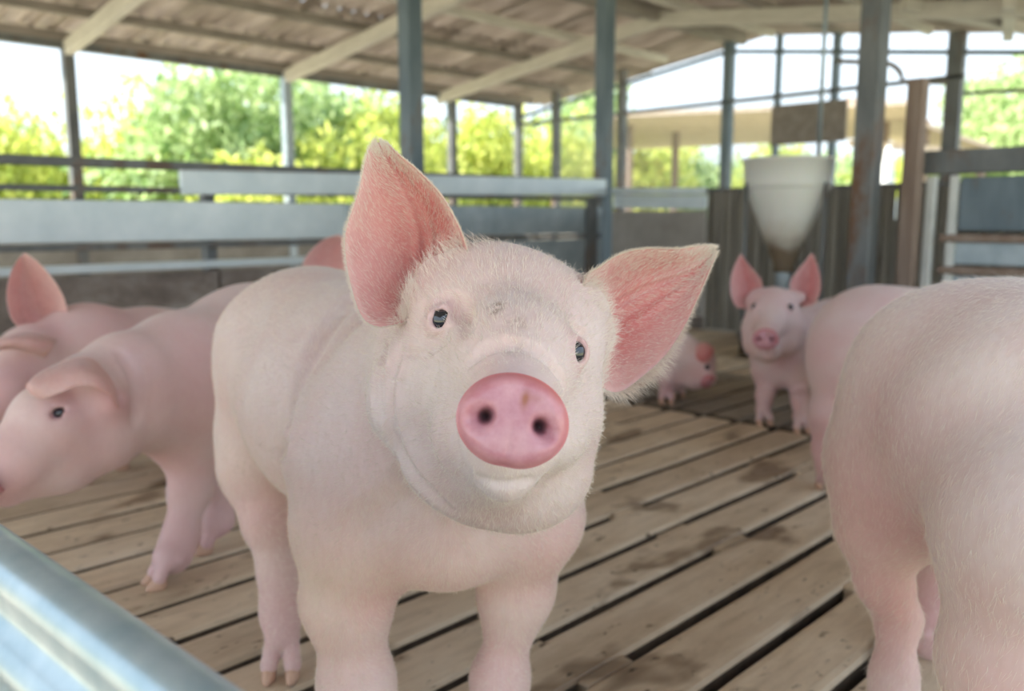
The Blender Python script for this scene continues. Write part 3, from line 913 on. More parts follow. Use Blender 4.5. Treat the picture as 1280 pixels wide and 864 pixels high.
# ---- trees and bushes outside
def leaf_mat(name, c1, c2):
    g = N(name); oi = g.n('ShaderNodeAttribute'); oi.attribute_name = 'tone'
    c = g.ramp(oi.outputs['Fac'], [(0, c1), (1, c2)])
    g.col(c).set(Roughness=.6)
    tr = g.n('ShaderNodeBsdfTranslucent'); g.L(c, tr.inputs[0]); mx = g.n('ShaderNodeMixShader'); mx.inputs[0].default_value = .45
    g.L(g.b.outputs[0], mx.inputs[1]); g.L(tr.outputs[0], mx.inputs[2]); g.L(mx.outputs[0], g.o.inputs[0]); return g.m
M['leaf_yellow'] = leaf_mat('yellow_green_leaf', (.34, .44, .08), (.78, .78, .22))
M['leaf_green'] = leaf_mat('green_leaf', (.20, .34, .10), (.66, .76, .40))
M['leaf_dark'] = leaf_mat('dark_leaf', (.07, .15, .07), (.20, .32, .16))
a = N('bark'); a.col(a.ramp(a.noise(8, 5), [(.3, (.12, .09, .07)), (.7, (.26, .21, .17))])).set(Roughness=.9); M['bark'] = a.m
def crown_mesh(blobs, n, size, seed):
    g = np.random.default_rng(seed); C = []; 
    vol = np.array([b[3] * b[4] for b in blobs], float); pr = vol / vol.sum()
    pick = g.choice(len(blobs), n, p=pr)
    B = np.array(blobs, float)[pick]
    d = g.normal(size=(n, 3)); d /= np.linalg.norm(d, axis=1, keepdims=True)
    rr = g.uniform(.25, 1, n) ** .45
    lump = 1 + .22 * np.sin(d[:, 0] * 7 + B[:, 0] * 3) * np.sin(d[:, 1] * 6 + 1) + .15 * np.sin(d[:, 2] * 9 + B[:, 1] * 5)
    c = B[:, :3] + d * (rr * lump)[:, None] * B[:, [3, 3, 4]]
    c = c[c[:, 2] > .05]; n = len(c)
    u = g.normal(size=(n, 3)); u /= np.linalg.norm(u, axis=1, keepdims=True)
    v = np.cross(u, g.normal(size=(n, 3))); v /= np.linalg.norm(v, axis=1, keepdims=True)
    s = size * g.uniform(.6, 1.3, n)[:, None]
    V = np.stack([c - u * s, c - v * s * .45, c + u * s, c + v * s * .45], 1).reshape(-1, 3)
    Q = np.arange(n * 4).reshape(n, 4)
    me = bpy.data.meshes.new('foliage'); fast(me, V.astype(np.float32), Q)
    tone = np.repeat(np.clip(g.normal(.5, .25, n), 0, 1), 4)
    add_attr(me, 'tone', tone); return me
def plant(name, label, cat, loc, mesh, mat, scale, rot, trunk=1.5, group=None):
    r = empty(name, loc); tag(r, label, cat, group)
    o = bpy.data.objects.new('foliage', mesh.copy()); o.data.materials.append(mat); o['kind'] = 'stuff'
    o.parent = r; o.scale = scale; o.rotation_euler = (0, 0, rot); col.objects.link(o)
    h = trunk * scale[2]
    t = link('trunk', tube_mesh('trunk', [(0, 0, 0), (.05, .02, h * .5), (.0, .06, h)], [.12 * scale[0], .09 * scale[0], .05 * scale[0]], 8), M['bark'], r); t.location = (0, 0, 0)
    return r
bush = [crown_mesh([(0, 0, .8, 1.3, .9), (.9, .3, .7, .9, .7), (-.8, -.2, .7, 1.0, .8), (.2, -.6, 1.3, .8, .6)], 5200, .085, 3),
        crown_mesh([(0, 0, 1.0, 1.1, 1.1), (.7, .2, .8, 1.0, .8), (-.9, .1, .6, .9, .7), (-.2, .4, 1.6, .6, .5)], 5200, .085, 4)]
big = crown_mesh([(0, 0, 1.6, 1.7, 1.5), (1.4, .3, 1.4, 1.3, 1.3), (-1.4, .2, 1.0, 1.2, 1.0), (.4, -.4, 2.5, 1.2, .9), (2.3, 0, 1.1, 1.0, 1.1), (-.6, 0, 2.2, 1.0, .8)], 11000, .10, 5)
conifer = crown_mesh([(0, 0, .8, .8, .8), (0, 0, 1.6, .6, .8), (0, 0, 2.4, .4, .7), (0, 0, 3.1, .2, .6)], 3500, .09, 6)
loose = crown_mesh([(0, 0, 3.2, 1.3, .7), (1.2, .3, 2.6, .9, .5), (-1.1, .2, 2.7, 1.0, .5), (.3, -.5, 3.8, .8, .5), (.2, .6, 2.0, .8, .4)], 3800, .10, 8)
def out(px, d): return FW * d + RT * ((px - 640) / 1091.5 * d)
GZ = -.75
def pl(px, d, ztop, mesh, mh, mat, wd, name, label, cat, group=None, rot=0, trunk=1.0):
    p_ = out(px, d); s = (ztop - GZ) / mh
    return plant(name, label, cat, (p_.x, p_.y, GZ), mesh, mat, (wd, wd, s), rot, trunk, group)
pl(285, 16.0, 3.9, big, 3.5, M['leaf_green'], 1.15, 'broadleaf_tree', 'large pale green leafy tree filling the bays behind the left fence', 'tree', rot=.3)
pl(415, 17.0, 3.6, big, 3.5, M['leaf_green'], 1.0, 'broadleaf_tree', 'rounded light green tree just left of the blue-grey fence post', 'tree', rot=2.1)
pl(505, 17.5, 3.3, big, 3.5, M['leaf_yellow'], .9, 'broadleaf_tree', 'yellow-green tree behind the blue-grey fence post', 'tree', rot=4.0)
HB = ['yellow-green hedge bush cut by the left edge of the picture', 'yellow-green hedge bush left of the first thin wall post', 'yellow-green hedge bush just right of the first thin wall post', 'hedge bush at the left foot of the large pale tree', 'low hedge bush in front of the large pale tree, left of the second thin post', 'low hedge bush between the second thin post and the blue-grey fence post']
for i, (px, d, zt) in enumerate(((-60, 15.0, 2.45), (30, 15.5, 2.3), (120, 15.5, 2.2), (175, 16.5, 2.6), (330, 14.5, 1.9), (450, 15.5, 2.0))):
    pl(px, d, zt, bush[i % 2], 1.9, M['leaf_yellow'], 1.15, 'hedge_bush', HB[i], 'bush', 'hedge bushes outside the left wall', rot=i * 1.3)
GB = ['golden bush just right of the blue-grey fence post', 'golden bush second to the right of the blue-grey fence post', 'golden bush in the middle between the two blue-grey posts', 'golden bush behind the thin corner post of the shed', 'golden bush just left of the blue-grey post at the pen corner']
for i, (px, d, zt) in enumerate(((560, 19, 2.7), (610, 19.5, 2.75), (655, 20, 2.6), (700, 20.5, 2.55), (745, 21, 2.5))):
    pl(px, d, zt, bush[i % 2], 1.9, M['leaf_yellow'], 1.2, 'flowering_bush', GB[i], 'bush', 'golden bushes beyond the far corner', rot=i * 1.7)
for i, (px, d, zt) in enumerate(((565, 34, 5.0), (600, 36, 4.3), (632, 36, 4.7), (668, 36, 4.6), (690, 35, 4.5), (20, 34, 4.2), (52, 36, 4.4), (75, 36, 4.0))):
    pl(px, d, zt, conifer, 3.5, M['leaf_dark'], 1.2, 'conifer_tree', 'small dark conifer top rising in the distance above the hedge', 'tree', 'distant conifers', rot=i)
pl(735, 24, 4.6, loose, 4.2, M['leaf_green'], 1.0, 'slender_tree', 'loose green tree left of the corner post beyond the far corner', 'tree', rot=1)
pl(1290, 19, 4.6, loose, 4.2, M['leaf_green'], 1.15, 'slender_tree', 'open-branched green tree at the right edge outside the shed', 'tree', rot=.5)
pl(1235, 22, 4.3, loose, 4.2, M['leaf_green'], 1.0, 'slender_tree', 'thin-leaved tree behind the gate, left of the one at the right edge', 'tree', rot=2.5)
FB = ['pale field bush just right of the corner post', 'pale green field bush second to the right of the corner post', 'field bush behind the wide post of the end wall', 'field bush below the left half of the hanging board', 'field bush below the right half of the hanging board', 'field bush just left of the thick brown-grey post', 'field bush between the thick post and the wooden post', 'field bush behind the post beside the gate', 'field bush above the gate at the right edge']
for i, (px, d, zt) in enumerate(((800, 34, 4.0), (850, 36, 3.7), (905, 35, 3.4), (960, 34, 3.2), (1010, 34, 3.3), (1060, 35, 3.0), (1110, 33, 3.2), (1180, 33, 3.3), (1250, 30, 3.2))):
    pl(px, d, zt, bush[i % 2], 1.9, M['leaf_green'] if i % 3 else M['leaf_yellow'], 1.5, 'field_bush', FB[i], 'bush', 'bushes in the far field', rot=i * .9)

# ---- neighbouring shed beyond the end wall
ns = out(960, 20)
sh = empty('neighbour_shed', (ns.x, ns.y, GZ)); tag(sh, 'open neighbouring shed with a brown roof seen through the far end wall', 'building')
def wb(name, a, b, wy, wz, mat): return beam(name, a, b, wy, wz, mat, sh)
g = N('tan_roof'); g.col(g.ramp(g.noise(2, 4, .6, (1, 6, 1)), [(.3, (.52, .40, .30)), (.7, (.74, .60, .48))])).set(Roughness=.85)
M['tan_roof'] = g.m
p1 = out(760, 18); p2 = out(1010, 16.5)
def slab(name, corners, th, mat):
    bm = bmesh.new(); lo = [bm.verts.new(c) for c in corners]; hi = [bm.verts.new(Vector(c) + Vector((0, 0, th))) for c in corners]
    bm.faces.new(lo[::-1]); bm.faces.new(hi)
    n = len(corners)
    for i in range(n): bm.faces.new((lo[i], lo[(i + 1) % n], hi[(i + 1) % n], hi[i]))
    bmesh.ops.recalc_face_normals(bm, faces=bm.faces)
    me = bpy.data.meshes.new(name); bm.to_mesh(me); bm.free(); return link(name, me, mat, sh)
def V3(v, z): return Vector((v.x, v.y, z))
slab('roof_slope', [V3(out(755, 17), 2.72), V3(out(1150, 15), 2.72), V3(out(1120, 21), 2.75), V3(out(760, 23), 2.55)], .08, M['tan_roof'])
slab('roof_slope', [V3(out(1050, 17), 3.05), V3(out(1235, 17), 2.12), V3(out(1225, 24), 2.1), V3(out(1060, 24), 3.2)], .08, M['tan_roof'])
slab('gable_board', [V3(out(1055, 17.05), 2.2), V3(out(1228, 17.05), 2.0), V3(out(1228, 17.15), 2.0), V3(out(1055, 17.15), 2.2)], .12, M['tan_roof'])
for px, d in ((785, 18), (842, 19), (905, 18), (1100, 17.5), (1150, 17.2), (1222, 17.1)):
    q = out(px, d); box('post', (q.x - .06, q.y - .06, GZ), (q.x + .06, q.y + .06, 2.1 if px > 1200 else 2.7), M['wood_post'], sh)
q = out(1106, 14)
o = link('silo', lathe_mesh('silo', [(.02, 1.95), (.06, 1.9), (.10, 1.5), (.13, 1.2), (.22, .9), (.22, -.7), (.0, -.7)], 24), M['white_pipe']); o.location = (q.x, q.y, 0)
o['label'] = 'small white cone-topped feeder silo outside behind the thick post'; o['category'] = 'silo'

# ================================================================== PIGS
def rpx(px, d): return px * d / 1080.0
def C(a, b, k=.03):
    """limb or trunk piece between two (px, py, depth, radius) nodes"""
    return cone(P(*a[:3]), P(*b[:3]), a[3], b[3], k)
def ground(px, d): 
    q = FW * d + RT * ((px - 640) / 1080.0 * d * 1.0); return q

# ---------------------------------------------------------------- the front pig
hs = []
trunk = [
    C((394, 458, 1.60, .182), (452, 500, 1.40, .178), .05),
    C((452, 500, 1.40, .178), (545, 556, 1.20, .172), .06),
    C((458, 575, 1.14, .108), (452, 650, 1.12, .088), .07),
    C((655, 585, 1.13, .088), (668, 640, 1.12, .066), .05),
    C((548, 610, 1.10, .128), (560, 640, 1.08, .100), .05),
    C((330, 560, 1.58, .072), (322, 590, 1.55, .060), .06),
    C((392, 470, 1.58, .175), (340, 545, 1.56, .090), .06),
]
legs_ = []
legs_ += [C((452, 660, 1.12, .084), (434, 745, 1.12, .060), .05), C((434, 745, 1.12, .058), (445, 850, 1.12, .042), .03)]
legs_ += leg([(P(445, 850, 1.12), .042), (G(447, 1.12, .15), .040), (G(448, 1.12, .075), .030)], -FW, None, hs)
legs_ += [C((655, 655, 1.13, .066), (646, 735, 1.15, .050), .05), C((644, 735, 1.15, .048), (627, 850, 1.15, .026), .03)]
legs_ += leg([(P(627, 850, 1.15), .026), (G(624, 1.15, .15), .030), (G(622, 1.14, .07), .026)], -FW, None, hs)
legs_ += [C((326, 585, 1.55, .062), (336, 650, 1.51, .044), .04), C((336, 650, 1.51, .044), (349, 715, 1.49, .031), .03)]
hind = (G(353, 1.44, .07))
legs_ += leg([(P(349, 715, 1.49), .031), (P(351, 765, 1.46), .0285), (hind, .027)], -FW + RT * .05, None, hs)
legs_ += [C((470, 540, 1.66, .075), (455, 650, 1.66, .048), .05), C((455, 650, 1.66, .048), (448, 700, 1.70, .033), .03)]
legs_ += leg([(P(448, 700, 1.70), .033), (G(446, 1.67, .12), .029), (G(445, 1.66, .07), .027)], -FW, None, hs)
neck = [C((560, 500, 1.14, .150), (600, 470, 1.03, .124), .05), C((600, 470, 1.03, .124), (622, 452, .98, .105), .04)]
head = [
    ball(P(630, 424, .955), .083, .04), ball(P(594, 368, .945), .046, .05), ball(P(700, 402, .95), .044, .05),
    C((634, 405, .925, .074), (642, 452, .82, .055), .05),
    C((642, 452, .82, .055), (643, 517, .70, .0375), .035),
    ball(P(562, 402, .895), .032, .05), ball(P(704, 432, .90), .033, .05),
    C((540, 500, .935, .072), (562, 560, .91, .055), .05),
    C((680, 530, .935, .062), (676, 580, .92, .054), .05),
    C((600, 505, .86, .055), (690, 520, .87, .045), .05),
    C((615, 585, .90, .062), (640, 590, .90, .062), .05),
    C((618, 572, .84, .048), (632, 590, .755, .027), .025),
    C((588, 545, .80, .036), (612, 558, .74, .024), .025),
    C((690, 545, .82, .032), (672, 560, .75, .020), .025),
    C((548, 368, .945, .034), (528, 372, .955, .020), .03),
    C((722, 395, .955, .030), (745, 420, .965, .020), .03),
]
tocam = lambda p: (Vector((0, 0, CAM_H)) - p).normalized()
base_groups = [(trunk, .03), (legs_, .04), (neck, .05), (head, .028)]
sL, nL = surf(551, 399, base_groups); sR, nR = surf(722, 440, base_groups)
outL = (tocam(sL) * .9 + nL * .5).normalized(); outR = (tocam(sR) * .9 + nR * .5).normalized()
eyeL = sL - outL * .0075; eyeR = sR - outR * .0075
head += [ball(eyeL, .0160, .012), ball(eyeR, .0150, .012)]
def lid(c, rx, rz, roll, out_dir, depth=.02):
    n = Vector(out_dir).normalized(); up = Vector((0, 0, 1)); r = up.cross(n).normalized(); up = n.cross(r)
    r2 = r * math.cos(roll) + up * math.sin(roll); u2 = -r * math.sin(roll) + up * math.cos(roll)
    return ell(c + n * .013, (rx, rz, depth), (r2, u2, n), .003)
base_groups = [(trunk, .03), (legs_, .04), (neck, .05), (head, .028)]
cuts = [lid(eyeL, .0072, .0098, -.20, outL), lid(eyeR, .0060, .0105, -.15, outR)]
cuts += crease(base_groups, [(540, 384), (552, 372), (567, 370), (577, 383), (575, 402)], .0022, .007)
cuts += crease(base_groups, [(568, 378), (580, 392), (583, 412)], .0045, .014)
cuts += crease(base_groups, [(528, 428), (543, 424), (560, 414)], .0014, .005)
cuts += crease(base_groups, [(505, 440), (530, 441), (560, 424)], .0018, .008)
cuts += crease(base_groups, [(713, 404), (722, 412), (732, 420)], .0018, .007)
cuts += crease(base_groups, [(588, 452), (612, 434), (648, 430), (682, 446), (706, 478)], .0030, .012)
cuts += crease(base_groups, [(498, 440), (484, 478), (486, 530), (512, 590), (560, 638)], .0035, .014)
cuts += crease(base_groups, [(484, 428), (472, 470), (470, 520)], .0025, .012)
cuts += crease(base_groups, [(596, 598), (628, 606), (664, 600)], .0018, .007)
cuts += crease(base_groups, [(440, 372), (400, 425), (366, 500), (350, 575)], .001, .030)
sc_ = P(642, 525, .655)
n_sn = (tocam(sc_) * 1.0 + RT * .05).normalized()
cuts.append(cone(sc_ + n_sn * .02, sc_ - n_sn * .012, .030, .030, .002))
hero_groups = [(trunk, .03), (legs_, .04), (neck, .05), (head, .028)]
up_sn = Vector((0, 0, 1)) + RT * .20
pinks = [(P(642, 520, .68), .075, .55), (eyeL, .034, .75), (eyeR, .036, .75), (P(573, 385, .83), .026, .6),
         (P(560, 700, 1.08), .15, .75), (P(490, 735, 1.08), .10, .75), (P(665, 690, 1.10), .13, .6), (P(430, 620, 1.02), .14, .25), (P(735, 600, 1.05), .08, .4), (P(440, 820, 1.1), .14, .35),  # chest and inner-leg pinks: natural tone, widened to stand in for missing shade
         (P(352, 790, 1.45), .22, .6), (P(330, 640, 1.5), .12, .7), (P(720, 560, .9), .06, .35), (P(535, 350, .93), .05, .4), (P(742, 430, .93), .05, .4), (P(626, 820, 1.13), .15, .4)]
dirts = [(surf(620, 380, base_groups)[0], .014, 1.3), (surf(621, 388, base_groups)[0], .010, 1.2), (surf(645, 402, base_groups)[0], .020, .5), (surf(652, 425, base_groups)[0], .016, .4), (surf(640, 440, base_groups)[0], .014, .3)]
earA = ([P(518, 400, .900), P(497, 406, .892), P(473, 409, .89), P(453, 397, .89), P(440, 362, .895), P(432, 320, .90), P(433, 286, .905), P(448, 240, .91), P(457, 200, .915), P(463, 184, .918), P(470, 178, .92)],
        [P(556, 372, .915), P(572, 348, .91), P(584, 322, .91), P(581, 300, .91), P(571, 276, .912), P(550, 241, .915), P(522, 212, .92), P(500, 194, .92), P(485, 180, .92), P(478, 177, .92)],
        [P(545, 386, .985), P(540, 368, .99), P(537, 345, .99), P(536, 312, .982), P(533, 282, .972), P(522, 254, .958), P(505, 228, .945), P(490, 206, .932), P(478, 188, .922), P(473, 178, .92)], dict(ripple=.0045))
earB = ([P(728, 362, .915), P(733, 345, .915), P(749, 334, .92), P(774, 318, .93), P(806, 311, .945), P(847, 311, .965), P(870, 308, .978), P(884, 307, .985), P(892, 308, .99)],
        [P(735, 448, .915), P(739, 466, .915), P(753, 485, .92), P(774, 490, .93), P(799, 474, .94), P(831, 445, .955), P(855, 409, .968), P(873, 371, .98), P(890, 332, .988), P(896, 318, .99)],
        [P(742, 412, .985), P(752, 400, .995), P(770, 386, 1.002), P(792, 372, 1.005), P(816, 360, 1.005), P(840, 350, 1.004), P(862, 340, 1.0), P(880, 327, .996), P(894, 313, .992)], dict(ripple=.0045))
hero, HV, HN, surfs = pig('pig', 'large pale pink pig in front, looking into the lens with both ears raised', hero_groups, cuts, hs,
    (ground(490, 1.35).x, ground(490, 1.35).y, 0), .0065, True, M['skin'], pinks, dirts,
    [(eyeL + outL * .0012, .0118), (eyeR + outR * .0012, .0112)], [earA, earB],
    dict(c=sc_, nrm=n_sn, up=up_sn, rx=.0425, ry=.0385))

# coat hair on the front pig
def coat(root, V, Nn, count, face_c, zone=None):
    idx = rng.integers(0, len(V), count)
    pts = V[idx]; nn = Nn[idx]
    toc = np.array([0, 0, CAM_H]) - pts
    vis = (nn * toc).sum(1) > -.35 * np.sqrt((toc ** 2).sum(1))
    pts, nn = pts[vis], nn[vis]
    fc = A3(face_c)
    d = pts - fc
    dist = np.sqrt((d ** 2).sum(1))
    flow = d / dist[:, None]
    down = np.array([0, 0, -.35])
    back = np.array([*(FW.xy), 0])
    wgt = np.clip((dist - .30) / .15, 0, 1)[:, None]
    flow = flow * (1 - wgt * .6) + (down + back) * wgt
    t = flow - nn * (flow * nn).sum(1)[:, None]
    t += rng.normal(scale=.22, size=t.shape)
    t /= np.sqrt((t ** 2).sum(1))[:, None] + 1e-6
    keep = dist > .062
    ln = np.where(dist < .35, .0105, .0085) * rng.uniform(.6, 1.35, len(dist)); ln = np.where(dist < .12, ln * .55, ln)
    return pts[keep], t[keep], ln[keep], nn[keep]
p_, t_, l_, n_ = coat(hero, HV, HN, 130000, sc_)
for bases, tip in (((P(560, 345, .92), P(520, 385, .91), P(580, 325, .93)), P(500, 250, .93)), ((P(735, 375, .92), P(740, 420, .92), P(735, 455, .92)), P(830, 370, .98))):
    w_ = np.zeros(len(p_))
    for q in bases: w_ = np.maximum(w_, np.clip(1 - np.sqrt(((p_ - A3(q)) ** 2).sum(1)) / .042, 0, 1))
    l_ = l_ * (1 + 1.9 * w_)
    dt_ = A3(tip) - p_; dt_ /= np.sqrt((dt_ ** 2).sum(1))[:, None]
    ww = (np.clip(w_ * 2, 0, 1) * .8)[:, None]
    t_ = t_ * (1 - ww) + (dt_ + rng.normal(scale=.35, size=t_.shape)) * ww
near_eye = (np.sqrt(((p_ - A3(eyeL)) ** 2).sum(1)) < .014) | (np.sqrt(((p_ - A3(eyeR)) ** 2).sum(1)) < .014)
p_, t_, l_, n_ = [q[~near_eye] for q in (p_, t_, l_, n_)]
hair_curves('hair', p_, t_.astype(np.float32), l_, n_, .00013, .34, hero)
# ear hair: surface down and a fringe along the rims
for (S, n), lowfringe in zip(surfs, (0, 1)):
    ns, nt_ = S.shape[:2]
    cen = S[ns // 2]
    R_, D_, L_, N_ = [], [], [], []
    for side_ in (0, ns - 1):
        m = 1900
        tt = rng.uniform(0, nt_ - 1.001, m); i = tt.astype(int); f = (tt - i)[:, None]
        e_ = S[side_, i] * (1 - f) + S[side_, i + 1] * f
        inner = S[3 if side_ == 0 else ns - 4, i]
        o_ = e_ - inner; o_ /= np.sqrt((o_ ** 2).sum(1))[:, None]
        along = S[side_, np.minimum(i + 1, nt_ - 1)] - S[side_, i]; along /= np.sqrt((along ** 2).sum(1))[:, None] + 1e-6
        dd = o_ * .9 + along * .55 + rng.normal(scale=.22, size=o_.shape); dd /= np.sqrt((dd ** 2).sum(1))[:, None]
        ln = rng.uniform(.003, .008, m) * (1 - .3 * tt / nt_)
        if lowfringe and side_ == ns - 1: ln *= 1 + 3.0 * np.exp(-((tt / nt_ - .35) / .25) ** 2)
        R_.append(e_); D_.append(dd); L_.append(ln); N_.append(n[side_, i])
    m = 6000
    a_ = rng.integers(1, ns - 1, m); b_ = rng.integers(0, nt_ - 1, m)
    e_ = S[a_, b_] + (S[a_, b_ + 1] - S[a_, b_]) * rng.uniform(0, 1, m)[:, None] + (S[a_ - 1, b_] - S[a_, b_]) * rng.uniform(0, 1, m)[:, None]
    al = S[a_, b_ + 1] - S[a_, b_]; al /= np.sqrt((al ** 2).sum(1))[:, None] + 1e-6
    ac = (S[a_, b_] - cen[b_]); ac /= np.sqrt((ac ** 2).sum(1))[:, None] + 1e-6
    dd = al * .8 + ac * .5 + rng.normal(scale=.15, size=al.shape)
    R_.append(e_ + n[a_, b_] * .0022); D_.append(dd); L_.append(rng.uniform(.004, .009, m)); N_.append(n[a_, b_])
    # tuft across the root of the ear
    m = 1700
    tt = rng.uniform(0, 1, m); ss = rng.uniform(0, 1, m)
    e_ = S[(ss * (ns - 1)).astype(int), (tt * 5).astype(int)]
    dd = (S[ns // 2, 14] - S[ns // 2, 0]); dd = dd / np.sqrt((dd ** 2).sum()) + A3(-FW) * .8 + rng.normal(scale=.35, size=(m, 3)); dd /= np.sqrt((dd ** 2).sum(1))[:, None]
    R_.append(e_); D_.append(dd); L_.append(rng.uniform(.012, .026, m)); N_.append(n[(ss * (ns - 1)).astype(int), 0])
    hair_curves('ear_hair', np.concatenate(R_).astype(np.float32), np.concatenate(D_).astype(np.float32), np.concatenate(L_).astype(np.float32), np.concatenate(N_).astype(np.float32), .00010, .1, hero)

# ---------------------------------------------------------------- pig at the left, head lowered
hs = []
trunk = [C((412, 452, 2.40, .185), (318, 448, 2.20, .180), .06), C((318, 448, 2.20, .180), (238, 478, 1.98, .165), .06),
         C((240, 510, 1.98, .125), (235, 545, 1.96, .080), .05)]
legs_ = [C((243, 560, 1.95, .068), (238, 610, 1.93, .045), .05), C((238, 610, 1.93, .045), (226, 668, 1.88, .033), .03)]
dL = (-RT * .8 - FW * .6)
legs_ += leg([(P(226, 668, 1.88), .033), (P(217, 695, 1.85), .030), (G(208, 1.82, .06), .027)], dL, None, hs)
legs_ += [C((272, 550, 2.08, .068), (272, 610, 2.06, .040), .05), C((272, 610, 2.06, .040), (272, 650, 2.04, .032), .03)]
legs_ += leg([(P(272, 650, 2.04), .032), (G(266, 2.02, .06), .027)], dL, None, hs)
legs_ += [C((400, 520, 2.38, .10), (405, 560, 2.38, .045), .05)] + leg([(P(405, 560, 2.38), .045), (G(400, 2.38, .18), .03), (G(400, 2.36, .06), .027)], dL, None, hs)
legs_ += [C((440, 520, 2.5, .10), (445, 560, 2.5, .045), .05)] + leg([(P(445, 560, 2.5), .045), (G(445, 2.5, .18), .03), (G(445, 2.48, .06), .027)], dL, None, hs)
neck = [C((225, 482, 1.96, .155), (165, 490, 1.84, .122), .06), C((165, 490, 1.84, .122), (115, 505, 1.75, .096), .05)]
head = [C((112, 503, 1.74, .092), (66, 530, 1.66, .074), .05), C((66, 530, 1.66, .074), (25, 572, 1.60, .056), .04), C((25, 572, 1.60, .056), (-22, 603, 1.55, .046), .03),
        C((128, 545, 1.73, .074), (80, 575, 1.68, .060), .05), C((80, 575, 1.68, .060), (10, 612, 1.60, .034), .03),
        C((140, 500, 1.68, .03), (120, 480, 1.68, .03), .03)]
e2, n2 = surf(75, 516, [(neck, .05), (head, .03)], 1.2)
e2 = e2 - n2 * .002
head += [ball(e2, .018, .012)]
o2 = (tocam(e2) - RT * .2).normalized()
cuts = [ell(e2 + o2 * .016, (.0105, .0095, .02), (RT, Vector((0, 0, 1)), o2), .003), ball(e2 + (P(62, 511, 1.6) - P(75, 516, 1.6)), .004, .012)]
cuts += crease([(neck, .05), (head, .03)], [(0, 622), (25, 616), (45, 604)], .003, .010)
cuts += crease([(trunk, .03), (neck, .05), (head, .03)], [(150, 440), (170, 480), (168, 530)], .002, .02)
ear2 = ([P(152, 522, 1.76), P(148, 512, 1.66), P(136, 495, 1.61), P(118, 484, 1.585), P(98, 482, 1.575), P(76, 491, 1.565), P(56, 498, 1.56), P(42, 496, 1.56), P(34, 487, 1.56)],
        [P(128, 462, 1.80), P(118, 450, 1.73), P(104, 446, 1.69), P(84, 449, 1.66), P(66, 457, 1.63), P(50, 465, 1.60), P(40, 473, 1.575), P(33, 481, 1.56)],
        [P(148, 488, 1.78), P(138, 476, 1.67), P(122, 466, 1.62), P(100, 464, 1.60), P(78, 471, 1.585), P(58, 479, 1.57), P(44, 483, 1.56), P(33, 484, 1.56)], dict(ns=24, nt=30, th=.006, outer=True, tone=.9))
ear2b = ([P(100, 462, 1.86), P(85, 455, 1.85), P(65, 462, 1.83), P(50, 478, 1.80), P(40, 490, 1.78)],
         [P(95, 450, 1.90), P(80, 445, 1.89), P(60, 450, 1.88), P(48, 468, 1.83), P(40, 488, 1.78)],
         [P(98, 452, 1.85), P(82, 448, 1.84), P(62, 452, 1.83), P(50, 470, 1.80), P(40, 489, 1.78)], dict(ns=16, nt=20))
pinks = [(e2, .05, .7), (P(-10, 600, 1.56), .12, .9), (P(30, 590, 1.58), .07, .6), (P(150, 510, 1.66), .08, .7), (P(215, 700, 1.85), .16, .6), (P(268, 680, 2.02), .16, .6), (P(240, 480, 1.85), .2, .4), (P(180, 440, 1.75), .18, .3), (P(210, 570, 1.9), .12, .5), (P(120, 560, 1.66), .12, .3)]
pig('pig', 'pink pig at the left with its head lowered and one ear flopped over its eye', [(trunk, .03), (legs_, .04), (neck, .05), (head, .03)], cuts, hs,
    (ground(260, 2.1).x, ground(260, 2.1).y, 0), .010, True, M['skin_far'], pinks, (), [(e2 + o2 * .0035, .0130)], [ear2],
    dict(c=P(-30, 608, 1.53), nrm=(-RT * .75 - FW * .5 - Vector((0, 0, .45))), up=Vector((0, 0, 1)) - RT * .4, rx=.044, ry=.038, nr=16, na=40))

# ---------------------------------------------------------------- pig behind it, at the left edge
hs = []
trunk = [C((330, 450, 3.15, .165), (190, 452, 2.80, .165), .06), C((190, 452, 2.80, .165), (110, 445, 2.60, .150), .06)]
neck = [C((110, 445, 2.60, .150), (45, 452, 2.46, .108), .05)]
head = [C((40, 450, 2.44, .092), (10, 490, 2.34, .072), .05), C((10, 490, 2.34, .072), (-25, 535, 2.24, .044), .04), C((35, 480, 2.42, .07), (-5, 525, 2.30, .04), .04)]
legs_ = []
for px, d in ((120, 2.6), (165, 2.75), (320, 3.1), (350, 3.25)):
    legs_ += [C((px, 500, d, .075), (px, 545, d, .045), .05)] + leg([(P(px, 545, d), .045), (G(px, d, .15), .03), (G(px - 3, d - .02, .06), .027)], dL, None, hs)
e3, n3 = surf(4, 474, [(neck, .05), (head, .03)], 1.5)
e3 = e3 - n3 * .007
head += [ball(e3, .016, .012)]
ear3 = ([P(26, 412, 2.47), P(14, 398, 2.46), P(8, 372, 2.46), P(12, 345, 2.47), P(20, 328, 2.48), P(29, 317, 2.49)],
        [P(78, 408, 2.52), P(84, 392, 2.52), P(80, 372, 2.51), P(66, 348, 2.50), P(48, 328, 2.49), P(33, 317, 2.49)],
        [P(50, 410, 2.56), P(42, 392, 2.57), P(38, 370, 2.56), P(34, 348, 2.54), P(31, 330, 2.51), P(30, 317, 2.49)], dict(ns=24, nt=30, ripple=.006, tone=.36))
ear3b = ([P(55, 448, 2.30), P(35, 442, 2.26), P(12, 437, 2.23), P(-12, 442, 2.2), P(-30, 452, 2.18)],
         [P(72, 424, 2.36), P(45, 416, 2.33), P(15, 417, 2.30), P(-12, 428, 2.25), P(-30, 448, 2.18)],
         [P(65, 434, 2.28), P(40, 427, 2.24), P(12, 425, 2.21), P(-12, 434, 2.19), P(-30, 450, 2.18)], dict(ns=20, nt=26, th=.008, outer=True))
